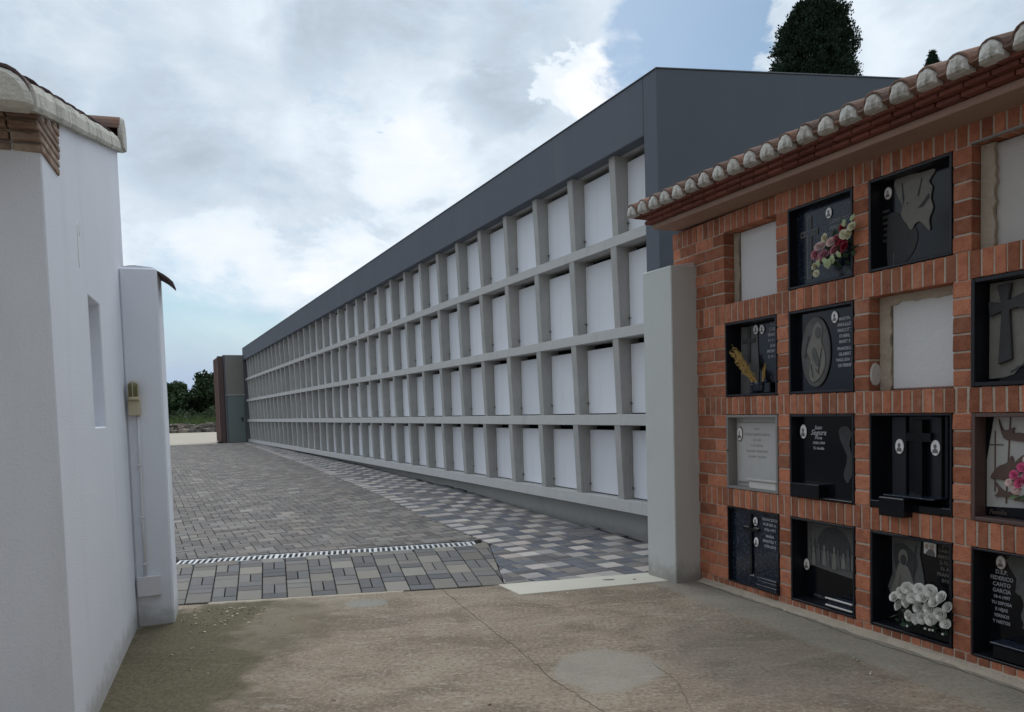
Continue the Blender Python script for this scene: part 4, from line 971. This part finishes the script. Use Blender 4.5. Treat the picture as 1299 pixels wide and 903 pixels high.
# --- row 3, column 1: pale marble
s, X, Z = stone(0, 2, 'gravestone', 'pale marble stone in a grey metal frame with brown oval portrait and small shelf', GREYF, MARB, .085, fw_=.02)
y = .083
MB().box(X(.345), X(.86), .070, .0835, Z(.875), Z(1.345)).obj('marble_plate', MARB, s, bevel=.004)
oval(s, X(.385), Z(1.255), .0695, .030, .052, 2)
lines(s, GREYL, X(.58), .0695, Z(1.295), .043, ['D.E.P.', ('VICENTE MARTI GARCIA', .026), '12-5-1962', 'Y SU ESPOSA', ('ROSARIO MONFORT', .026), '3-8-1999   92 AÑOS'], .024, wide=1.)
MB().box(X(.56), X(.86), .0, .07, Z(.842), Z(.90)).obj('shelf_block', MARBW, s, bevel=.006)
MB().box(X(.54), X(.875), -.012, .07, Z(.9005), Z(.918)).obj('shelf_top', MARB, s, bevel=.004)
MB().lathe([(.008, 0), (.008, .006), (.003, .010)], X(.322)+.0, -.006, 10).obj('frame_stud', BLACKF, s).location = (0, 0, Z(1.12))
# --- row 3, column 2
s, X, Z = stone(1, 2, 'gravestone', 'polished black stone with script lettering, one oval portrait and a square black planter', BLACKF, BLACK, .06, .10)
y = .058
oval(s, X(1.04), Z(1.285), y, .030, .050)
lines(s, SILV, X(1.175), y, Z(1.315), .036, [('Juan', .040), ('Segura', .052), ('Porta', .030), ('1958-1994', .026), ('Tu familia', .026)], .035, shear=.35)
m = MB(); m.box(X(.985), X(1.25), -.02, .058, Z(.825), Z(.925)); m.obj('planter', BLACK, s, bevel=.006)
poly('etched_rose', s, ENGD, [(X(a), Z(b)) for a, b in ((1.36, 1.30), (1.42, 1.33), (1.47, 1.28), (1.45, 1.20), (1.49, 1.08), (1.44, .95), (1.40, 1.0), (1.43, 1.12), (1.38, 1.22))], y, .002, 3)
MB().box(X(1.25), X(1.53), -.01, .02, Z(.826), Z(.838)).obj('ledge', BLACK, s, bevel=.003)
# --- row 3, column 3
s, X, Z = stone(2, 2, 'gravestone', 'jet black stone with a raised cross, two white ovals and a jutting vase block', BLACKF, BLACK, .12, fw_=.012)
y = .118
MB().box(X(1.78), X(2.17), .095, .118, Z(.90), Z(1.392)).obj('raised_panel', BLACK, s, bevel=.004)
MB().box(X(1.80), X(1.90), .078, .095, Z(.90), Z(1.39)).obj('upright_bar', BLACKF, s, bevel=.004)
MB().box(X(2.08), X(2.14), .078, .095, Z(.90), Z(1.39)).obj('upright_bar', BLACKF, s, bevel=.004)
poly('cross', s, BLACK, crossp(X(2.0), 0, .028, Z(1.37), Z(.90), Z(1.265), .085), .0945, .04, bevel=.003)
oval(s, X(1.86), Z(1.205), .0775, .030, .046); oval(s, X(2.105), Z(1.205), .0775, .030, .046)
MB().box(X(1.705), X(2.26), -.006, .118, Z(.824), Z(.868)).obj('base_ledge', BLACK, s, bevel=.004)
MB().box(X(1.83), X(2.01), -.075, .095, Z(.790)+.0, Z(.905)).obj('vase_block', BLACK, s, bevel=.006)
MB().box(X(1.825), X(2.17), -.03, .095, Z(.906), Z(.915)).obj('vase_top', BLACKB, s, bevel=.002)
# --- row 3, column 4 : dove marble
s, X, Z = stone(3, 2, 'gravestone', 'pale marble stone in a brown frame carved with three dark doves and a thin cross', BROWNF, MARB, .09, fw_=.02)
y = .088
BIRD = material('brown_stone_inlay', (.13, .085, .07), .6, .3, namp=.2, bump=.2)
poly('dark_corner', s, BLACK, [(X(2.395), Z(1.39)), (X(2.445), Z(1.39)), (X(2.405), Z(1.15)), (X(2.405), Z(.88)), (X(2.395), Z(.88))], y, .004)
poly('dark_corner', s, BLACK, [(X(2.395), Z(.842)), (X(2.93), Z(.842)), (X(2.93), Z(.92)), (X(2.62), Z(.905)), (X(2.395), Z(.893))], y, .004)
poly('thin_cross', s, BIRD, crossp(X(2.452), 0, .0028, Z(1.31), Z(.98), Z(1.235), .045), y, .003)
poly('thin_line', s, BIRD, [(X(2.532), Z(1.385)), (X(2.538), Z(1.385)), (X(2.516), Z(.92)), (X(2.510), Z(.92))], y, .003)
for pts in ([(2.475, 1.375), (2.495, 1.32), (2.525, 1.315), (2.56, 1.33), (2.555, 1.30), (2.60, 1.30), (2.66, 1.25), (2.60, 1.255), (2.55, 1.262), (2.50, 1.275)],
            [(2.43, 1.055), (2.47, 1.115), (2.52, 1.14), (2.545, 1.18), (2.56, 1.145), (2.60, 1.18), (2.68, 1.215), (2.60, 1.095), (2.56, 1.07), (2.52, 1.045), (2.475, 1.05)],
            [(2.455, 1.035), (2.475, .985), (2.455, .955), (2.51, .955), (2.56, .945), (2.62, .94), (2.56, .985), (2.52, .985), (2.49, 1.0)]):
    poly('dove', s, BIRD, [(X(a), Z(b)) for a, b in pts], y, .010, 3, .002)
text('Familia', .035, BIRD, s, X(2.47), y-.005, Z(.868), shear=.3)
# --- row 4, column 1
s, X, Z = stone(0, 3, 'gravestone', 'blue-black speckled stone with slim cross and stepped vase, bottom row by the pillar', BLACKF, BLACKB, .035, .08, fw_=.010)
y = .033
poly('cross', s, BLACK, crossp(X(.497), 0, .012, Z(.635), Z(.16), Z(.515), .085), y, .014, bevel=.002)
poly('cross_foot', s, SILV, [(X(.475), Z(.15)), (X(.52), Z(.15)), (X(.512), Z(.168)), (X(.483), Z(.168))], y, .004)
for dx in (-.06, .055):
    poly('lily', s, ENGR, smooth_poly([(X(.497+dx)-.03, Z(.515)+.018), (X(.497+dx)+.03, Z(.515)+.020), (X(.497+dx)+.012, Z(.515)-.004), (X(.497+dx)-.018, Z(.515)-.002)], 2), y-.0005, .003)
oval(s, X(.548), Z(.585), y-.002, .024, .034); oval(s, X(.553), Z(.425), y, .024, .036)
lines(s, SILV, X(.70), y, Z(.612), .0385, ['FRANCISCO', 'PORTER A.', '1926-1991'], .030); lines(s, SILV, X(.70), y, Z(.485), .0385, ['MARIA', 'MONTES T.', '1930-2010'], .030)
m = MB(); 
for k, (r_k, zk, hk) in enumerate(((.125, .0, .035), (.105, .037, .03), (.12, .068, .022))): m.box(X(.735)-r_k, X(.735)+min(r_k, .10), -.03, .032, Z(.085)+zk, Z(.085)+zk+hk)
m.obj('stepped_vase', BLACKB, s, bevel=.004)
# --- row 4, column 2 : engraved arch with small seated figures
s, X, Z = stone(1, 3, 'gravestone', 'dark stone etched with an arch over a row of small figures, pale-ringed vase below', BLACKF, BLACK, .11, fw_=.014)
y = .108
poly('etched_background', s, ENGM, [(X(1.06), Z(.33)), (X(1.56), Z(.29)), (X(1.56), Z(.655)), (X(1.06), Z(.655))], y, .003)
arc_ = [(X(1.30)+.155*math.cos(R(a)), Z(.46)+.165*math.sin(R(a))) for a in range(-10, 191, 12)]
poly('etched_arch', s, ENGD, arc_, y-.0032, .002)
rs = random.Random(12)
for k in range(11):
    xk = 1.085+k*.044+rs.uniform(-.008, .008); zk = .335+rs.uniform(0, .02); hk = rs.uniform(.11, .17)
    o = poly('etched_figure', s, ENGR if k % 2 else ENGM, [(X(xk)-.020, Z(zk)), (X(xk)+.018, Z(zk)), (X(xk)+.013, Z(zk)+hk*.62), (X(xk)+.006, Z(zk)+hk*.7), (X(xk)+.009, Z(zk)+hk*.9), (X(xk), Z(zk)+hk), (X(xk)-.009, Z(zk)+hk*.9), (X(xk)-.006, Z(zk)+hk*.7), (X(xk)-.015, Z(zk)+hk*.6)], y-.0055-.0008*(k % 3), .0022)
for k in range(3): poly('etched_column', s, ENGD, [(X(1.08)+k*.045, Z(.36)), (X(1.08)+k*.045+.012, Z(.36)), (X(1.08)+k*.045+.010, Z(.52)+k*.012), (X(1.08)+k*.045+.002, Z(.52)+k*.012)], y-.0035, .0015)
oval(s, X(1.055), Z(.325), y-.004, .026, .040, 2)
m = MB(); m.box(X(1.34), X(1.56), .0, .10, Z(.088), Z(.15)); m.obj('vase', BLACKB, s, bevel=.006)
for zq in (.105, .152): MB().box(X(1.332), X(1.56), -.008, .004, Z(zq), Z(zq)+.010).obj('pale_ring', MARBW, s, bevel=.002)
text('FAMILIA', .030, ENGM, s, X(1.17), y, Z(.115))
# --- row 4, column 3 : engraved child figure, photo, lettering
s, X, Z = stone(2, 3, 'gravestone', 'black stone etched with a pale seated child, square photograph and white silk roses in front', BLACKF, BLACK, .11, fw_=.016)
y = .108
poly('etched_background', s, ENGM, [(X(a), Z(b)) for a, b in ((1.775, .65), (1.985, .65), (1.975, .55), (2.0, .43), (2.02, .25), (1.97, .125), (1.85, .165), (1.775, .235), (1.745, .31), (1.78, .40))], y, .004)
poly('etched_wing', s, ENGD, [(X(a), Z(b)) for a, b in ((1.79, .57), (1.84, .60), (1.91, .575), (1.96, .50), (1.93, .40), (1.85, .38), (1.80, .45))], y-.0045, .0015, 3)
poly('etched_gown', s, ENGR, [(X(a), Z(b)) for a, b in ((1.835, .475), (1.88, .47), (1.915, .42), (1.945, .33), (1.985, .24), (1.965, .16), (1.88, .18), (1.80, .21), (1.77, .29), (1.80, .37), (1.815, .43))], y-.006, .002, 3)
poly('etched_head', s, ENGR, ell(X(1.862), Z(.515), .034, .052, 16), y-.0065, .003)
poly('etched_face', s, ENGD, ell(X(1.865), Z(.500), .022, .034, 14), y-.010, .001)
for q in ((1.84, .40, 1.82, .28), (1.88, .38, 1.89, .24), (1.91, .34, 1.93, .22)):
    poly('etched_fold', s, ENGM, [(X(q[0]), Z(q[1])), (X(q[0])+.008, Z(q[1])), (X(q[2])+.006, Z(q[3])), (X(q[2])-.004, Z(q[3]))], y-.0082, .001)
poly('etched_staff', s, ENGD, [(X(1.945), Z(.60)), (X(1.953), Z(.60)), (X(1.935), Z(.38)), (X(1.927), Z(.38))], y-.0065, .001)
ph = poly('square_photograph', s, PORC, [(X(2.005), Z(.565)), (X(2.085), Z(.555)), (X(2.085), Z(.632)), (X(2.005), Z(.638))], y-.001, .006)
poly('photo_figure', ph, PHOT, smooth_poly([(X(2.018), Z(.562)), (X(2.078), Z(.558)), (X(2.07), Z(.59)), (X(2.052), Z(.60)), (X(2.035), Z(.588))], 3), y-.0075, .001)
poly('photo_face', ph, SKIN, ell(X(2.060), Z(.610), .013, .017, 12), y-.0088, .001); poly('photo_face', ph, SKIN, ell(X(2.025), Z(.608), .012, .016, 12), y-.0088, .001)
lines(s, ENGR, X(2.165), y, Z(.632), .0355, ['JAUME', 'CABALLER', 'MARTINEZ', '2-12-2001', '76 ANYS', 'FRANCISCA', 'BONET'], .029)
# --- row 4, column 4
s, X, Z = stone(3, 3, 'gravestone', 'black stone lettered in silver down its left side with one brown-rimmed oval portrait', BLACKF, BLACK, .11, fw_=.012)
poly('pale_panel', s, ENGM, [(X(a), Z(b)) for a, b in ((2.535, .645), (2.93, .645), (2.93, .16), (2.62, .24), (2.60, .28), (2.585, .33), (2.60, .38), (2.585, .43), (2.555, .445), (2.56, .52), (2.525, .57))], y, .005, 2)
poly('dove', s, BLACK, [(X(a), Z(b)) for a, b in ((2.60, .52), (2.63, .56), (2.68, .55), (2.72, .58), (2.70, .52), (2.65, .50))], y-.0055, .004, 3)
oval(s, X(2.475), Z(.592), y, .026, .036, 2)
lines(s, SILV, X(2.477), y, Z(.537), .0345, [('D.E.P.', .032), ('FEDERICO', .031), ('CANTO', .031), ('GARCIA', .031), '18-4-1997', 'TU ESPOSA', 'E HIJAS', 'YERNOS', 'Y NIETOS'], .025, wide=.9)
MB().box(X(2.50), X(2.92), .0, .105, Z(.088), Z(.165)).obj('planter', BLACK, s, bevel=.006)
MB().box(X(2.49), X(2.93), -.008, .105, Z(.166), Z(.176)).obj('planter_rim', BLACKB, s, bevel=.002)

# ------------------------------------------------------------------ flowers
def rose_mesh(name, mat, r, seed):
    """a full rose: a tight spiral heart, then rings of wide cupped petals with rolled rims"""
    rs = random.Random(seed); m = MB()
    for (n, r0, r1, z0, z1, wid) in ((2, .10, .20, .30, .92, 1.5), (3, .16, .36, .20, .90, 1.25), (4, .24, .58, .08, .80, 1.0), (5, .30, .82, -.04, .62, .82), (6, .30, 1.0, -.16, .36, .72)):
        ph = rs.uniform(0, 6.28)
        for k in range(n):
            a = ph+2*PI*k/n+rs.uniform(-.1, .1); pts = []; j1 = rs.uniform(.93, 1.07)
            for v in range(4):
                t_ = v/3; rad = (r0+(r1-r0)*(t_**.75))*j1; z = z0+(z1-z0)*math.sin(t_*1.45)-(.06 if v == 3 else 0); rad += .05 if v == 3 else 0
                ww = wid*(.75, 1., .98, .62)[v]
                for u_ in (-1, -.5, 0, .5, 1):
                    aa = a+u_*ww; pts.append((rad*math.cos(aa)*r, rad*math.sin(aa)*r, (z-.05*abs(u_)*(v > 1))*r))
            m.add(pts, [(5*i_+j_, 5*i_+j_+1, 5*i_+j_+6, 5*i_+j_+5) for i_ in range(3) for j_ in range(4)])
    return m.mesh(name, mat, smooth=True, fix=False)
def leaves(m, pts, rs, size, n=6):
    for p in pts:
        for _ in range(n):
            d = Vector((rs.gauss(0, 1), rs.gauss(0, 1)-.4, rs.gauss(0, .7))).normalized(); s_ = size*rs.uniform(.6, 1.3); b = d.cross(Vector((rs.gauss(0, 1), 1, rs.gauss(0, 1)))).normalized()*s_*.36
            q = Vector(p)+Vector((rs.uniform(-1, 1), rs.uniform(-.5, .5), rs.uniform(-1, 1)))*size*.6; lift = Vector((0, -.15*s_, 0))
            m.add([q, q+d*s_*.45+b+lift, q+d*s_, q+d*s_*.45-b+lift, q+d*s_*.5-lift*.5], [(0, 1, 4), (1, 2, 4), (2, 3, 4), (3, 0, 4)], rs.random())
def place_rose(me, par, x, y, z, r_=1., rs=random):
    q = Vector((rs.uniform(-.5, .5), -1, rs.uniform(.0, .75))).normalized().to_track_quat('Z', 'Y').to_euler()
    o = inst('flower', me, par, (x, y, z), q, (r_, r_, r_)); return o
# white roses in a black planter, before the etched child
wr = root('white_roses', FB(2.105, .03, .09).to_tuple(), ROT_B, 'dense bunch of cream-white silk roses in a low black planter', 'flowers')
MB().box(-.13, .155, -.02, .07, 0, .085).obj('planter', BLACK, wr, bevel=.006)
rw_ = [rose_mesh('flower', ROSEW, .034, i) for i in range(3)]; rs = random.Random(2)
for (x, z) in ((-.195, .20), (-.165, .155), (-.15, .235), (-.115, .19), (-.10, .275), (-.085, .115), (-.06, .225), (-.035, .17), (-.045, .105), (-.03, .285), (.005, .245), (.0, .12), (.035, .185), (.045, .29), (.06, .13), (.075, .235), (.11, .17), (.115, .265), (.14, .12), (.15, .215)):
    place_rose(rw_[rs.randrange(3)], wr, x, -.035-.03*(1-abs(x)*3)+rs.uniform(-.012, .012), z, rs.uniform(.9, 1.1), rs)
m = MB(); leaves(m, [(rs.uniform(-.2, .15), rs.uniform(-.03, .03), rs.uniform(.07, .16)) for _ in range(40)], rs, .045, 5)
for k in range(7): m.tube([(rs.uniform(-.05, .05), .02, .05), (rs.uniform(-.15, .12), 0, .15), (rs.uniform(-.15, .12), -.02, .22)], .003, 4, .3)
m.obj('foliage', LEAFD, wr, fix=False)['kind'] = 'stuff'
m = MB(); [m.lathe([(.0, 0), (.007, .004), (.008, .01), (.0, .014)], rs.uniform(-.13, .13), -.06, 6) for _ in range(1)]
bud = MB().lathe([(.002, 0), (.007, .004), (.007, .010), (.002, .015)], 0, 0, 7).mesh('bud', ROSEW, smooth=True)
for k in range(8): inst('bud', bud, wr, (rs.uniform(-.12, .15), -.07, rs.uniform(.03, .10)))
# pink bouquet hanging on the top row stone
pb = root('pink_bouquet', FB(1.455, .05, 2.385).to_tuple(), ROT_B, 'hanging bouquet of pink, cream and dark red silk roses with pale leaves', 'flowers')
rp = [rose_mesh('flower', ROSEP, .036, i) for i in range(2)]; rc = rose_mesh('flower', ROSEC, .034, 9); rr_m = rose_mesh('flower', ROSER, .035, 11); ry = rose_mesh('flower', ROSEY, .034, 12)
for (x, z, me, k) in ((-.145, .09, rp[0], 1.), (-.10, .13, rc, 1.05), (-.075, .07, rp[1], 1.15), (-.12, .05, rp[1], .9), (-.02, .145, rc, 1.0), (-.055, .18, ry, .85), (.015, .085, rp[0], 1.1), (.035, .155, rp[1], .85), (.07, .12, rr_m, .9), (.115, .085, rr_m, 1.05), (.085, .215, rr_m, .95), (.14, .165, ry, 1.1), (.17, .20, ry, .9), (.105, .165, ry, .9), (-.16, .015, ry, .85), (-.145, -.035, ry, .7)):
    place_rose(me, pb, x, -.09+rs.uniform(-.015, .015), z, k, rs)
m = MB(); leaves(m, [(rs.uniform(-.13, .1), -.06, rs.uniform(.0, .16)) for _ in range(22)], rs, .055, 3); m.obj('foliage', LEAFD, pb, fix=False)['kind'] = 'stuff'
PALE = material('pale_green_leaf', (.36, .42, .24), .7, .2, namp=.15, bump=0)
lf = MB(); lf.add([(0, 0, 0), (.022, -.01, .02), (.03, -.004, .055), (0, 0, .085), (-.028, -.004, .05), (-.02, -.01, .018), (0, -.012, .042)], [(0, 1, 6), (1, 2, 6), (2, 3, 6), (3, 4, 6), (4, 5, 6), (5, 0, 6)]); lfm = lf.mesh('leaf', PALE, fix=False)
for (x, z, a, k) in ((-.035, .045, 170, .9), (-.06, .05, 140, .7), (.03, .06, -165, .8), (-.09, .05, 200, .7), (.06, .07, 150, .6), (.0, .04, 190, .7), (.13, .21, -30, .7), (.175, .23, 20, .6)):
    inst('leaf', lfm, pb, (x, -.12, z), (R(-12), R(a), 0), (k, k, k))
m = MB(); m.tube([(.0, -.02, .30), (-.02, -.03, .2), (-.04, -.05, .05)], .003, 5, .3); m.obj('stem', LEAFG, pb)
# golden dried stems
gs = root('golden_stems', FB(.62, .05, 1.57).to_tuple(), ROT_B, 'spray of golden dried stems leaning left out of a dark vase', 'flowers')
MB().lathe([(.045, .0), (.062, .02), (.066, .075), (.058, .085)], .0, .02, 14).obj('vase', BLACKB, gs, smooth=False)
MB().box(-.10, .13, .0, .055, .0, .082).obj('planter', BLACK, gs, bevel=.006)
m = MB(); rs = random.Random(8)
for k in range(46):
    x1 = -.02-rs.random()**.8*.26; z1 = .10+(-x1)*1.0+rs.uniform(-.06, .045); x1 += rs.uniform(-.02, .03)
    pm = (x1*.55, -.01+rs.uniform(-.015, .015), .08+(z1-.08)*.5+rs.uniform(-.01, .01)); m.tube([(rs.uniform(-.05, 0), .0, .075), pm, (x1, -.03+rs.uniform(-.02, .02), z1)], [.0022, .002, .001], 4, rs.random())
    for j in range(7):
        t_ = rs.uniform(.35, 1.); p = Vector((pm[0]+(x1-pm[0])*t_, -.02+rs.uniform(-.02, .02), pm[2]+(z1-pm[2])*t_)); d = Vector((rs.gauss(-.5, .6), rs.gauss(-.2, .4), rs.gauss(.5, .5))).normalized()*.022; b = d.cross(Vector((0, 1, .3))).normalized()*.0045
        m.add([p, p+d*.5+b, p+d, p+d*.5-b], [(0, 1, 2, 3)], rs.random())
for k in range(12):
    x1 = .06+rs.uniform(0, .06); m.tube([(.05, 0, .08), (x1, -.02, .10+rs.uniform(.03, .14))], [.002, .001], 4, rs.random())
m.obj('stems', GOLD, gs, fix=False)['kind'] = 'stuff'
# pink flowers at the dove stone
pf = root('hot_pink_flowers', FB(2.71, .05, 1.0).to_tuple(), ROT_B, 'hot pink silk flowers with green leaves at the right edge before the dove stone', 'flowers')
rm = [rose_mesh('flower', ROSEM, .028, 20+i) for i in range(2)]; rc2 = rose_mesh('flower', ROSEC, .024, 25)
for (x, z, me) in ((-.10, .045, rc2), (-.07, .09, rm[0]), (-.045, .05, rm[1]), (-.03, .13, rm[1]), (.0, .09, rm[0]), (-.01, .17, rc2), (.03, .14, rm[0]), (-.06, .01, rc2), (.045, .20, rm[1]), (.02, .04, rm[1]), (.07, .10, rm[0]), (.09, .17, rm[1])):
    place_rose(me, pf, x, -.08+rs.uniform(-.01, .01), z, rs.uniform(.85, 1.1), rs)
m = MB(); leaves(m, [(rs.uniform(-.06, .1), -.05, rs.uniform(-.05, .06)) for _ in range(26)], rs, .042, 4)
m.obj('foliage', LEAFG, pf, fix=False)['kind'] = 'stuff'
MB().lathe([(.03, -.135), (.038, -.12), (.045, -.03), (.05, -.02)], .05, -.0, 12).obj('vase', BLACKB, pf)

# small debris on the ground: dry leaves by the white pillar
db = MB(); rs = random.Random(77)
for k in range(160):
    if k < 110: x, y = -2.35+rs.gauss(.12, .16), 5.85-abs(rs.gauss(0, .28))
    else: x, y = rs.uniform(-2.6, 2.2), rs.uniform(3., 6.2)
    pf_ = FL(0, 0); 
    if (Vector((x, y))-LO.xy).dot(Vector((math.cos(A_L), math.sin(A_L)))) < .02: continue
    a = rs.uniform(0, 6.28); s_ = rs.uniform(.005, .018); c_, d_2 = math.cos(a)*s_, math.sin(a)*s_
    db.add([(x-c_, y-d_2, .003), (x+d_2*.5, y-c_*.5, .006), (x+c_, y+d_2, .004), (x-d_2*.5, y+c_*.5, .009)], [(0, 1, 2, 3)], rs.random())
gt = MB()
for k in range(1500):
    x, y = rs.uniform(-2.7, 3.4), rs.uniform(2.6, 6.2)
    if (Vector((x, y))-LO.xy).dot(Vector((math.cos(A_L), math.sin(A_L)))) < .02 or (Vector((x, y))-BO.xy).dot(Vector((math.cos(A_B), math.sin(A_B)))) > -.03 or y > edge_y(min(x, -.14))-.05: continue
    a = rs.uniform(0, 6.28); s_ = rs.uniform(.0015, .0045)*(1.6 if rs.random() < .05 else 1); q = [(x+s_*math.cos(a+k_*2.09), y+s_*math.sin(a+k_*2.09), -.001) for k_ in range(3)]
    gt.add(q+[(x, y, s_*.9)], [(0, 1, 3), (1, 2, 3), (2, 0, 3)], rs.random())
tag(gt.obj('grit', material('grit', (.26, .22, .17), .95, .1, rnd='attr', var=.6, namp=.2, bump=0), fix=False), 'fine grit lying loose on the worn concrete', 'grit', kind='stuff')
tag(db.obj('leaf_litter', material('dry_litter', (.46, .41, .30), .95, .1, rnd='attr', var=.5, namp=.2, bump=0), fix=False), 'crumbs of dry leaves scattered on the concrete near the white pillar', 'litter', kind='stuff')
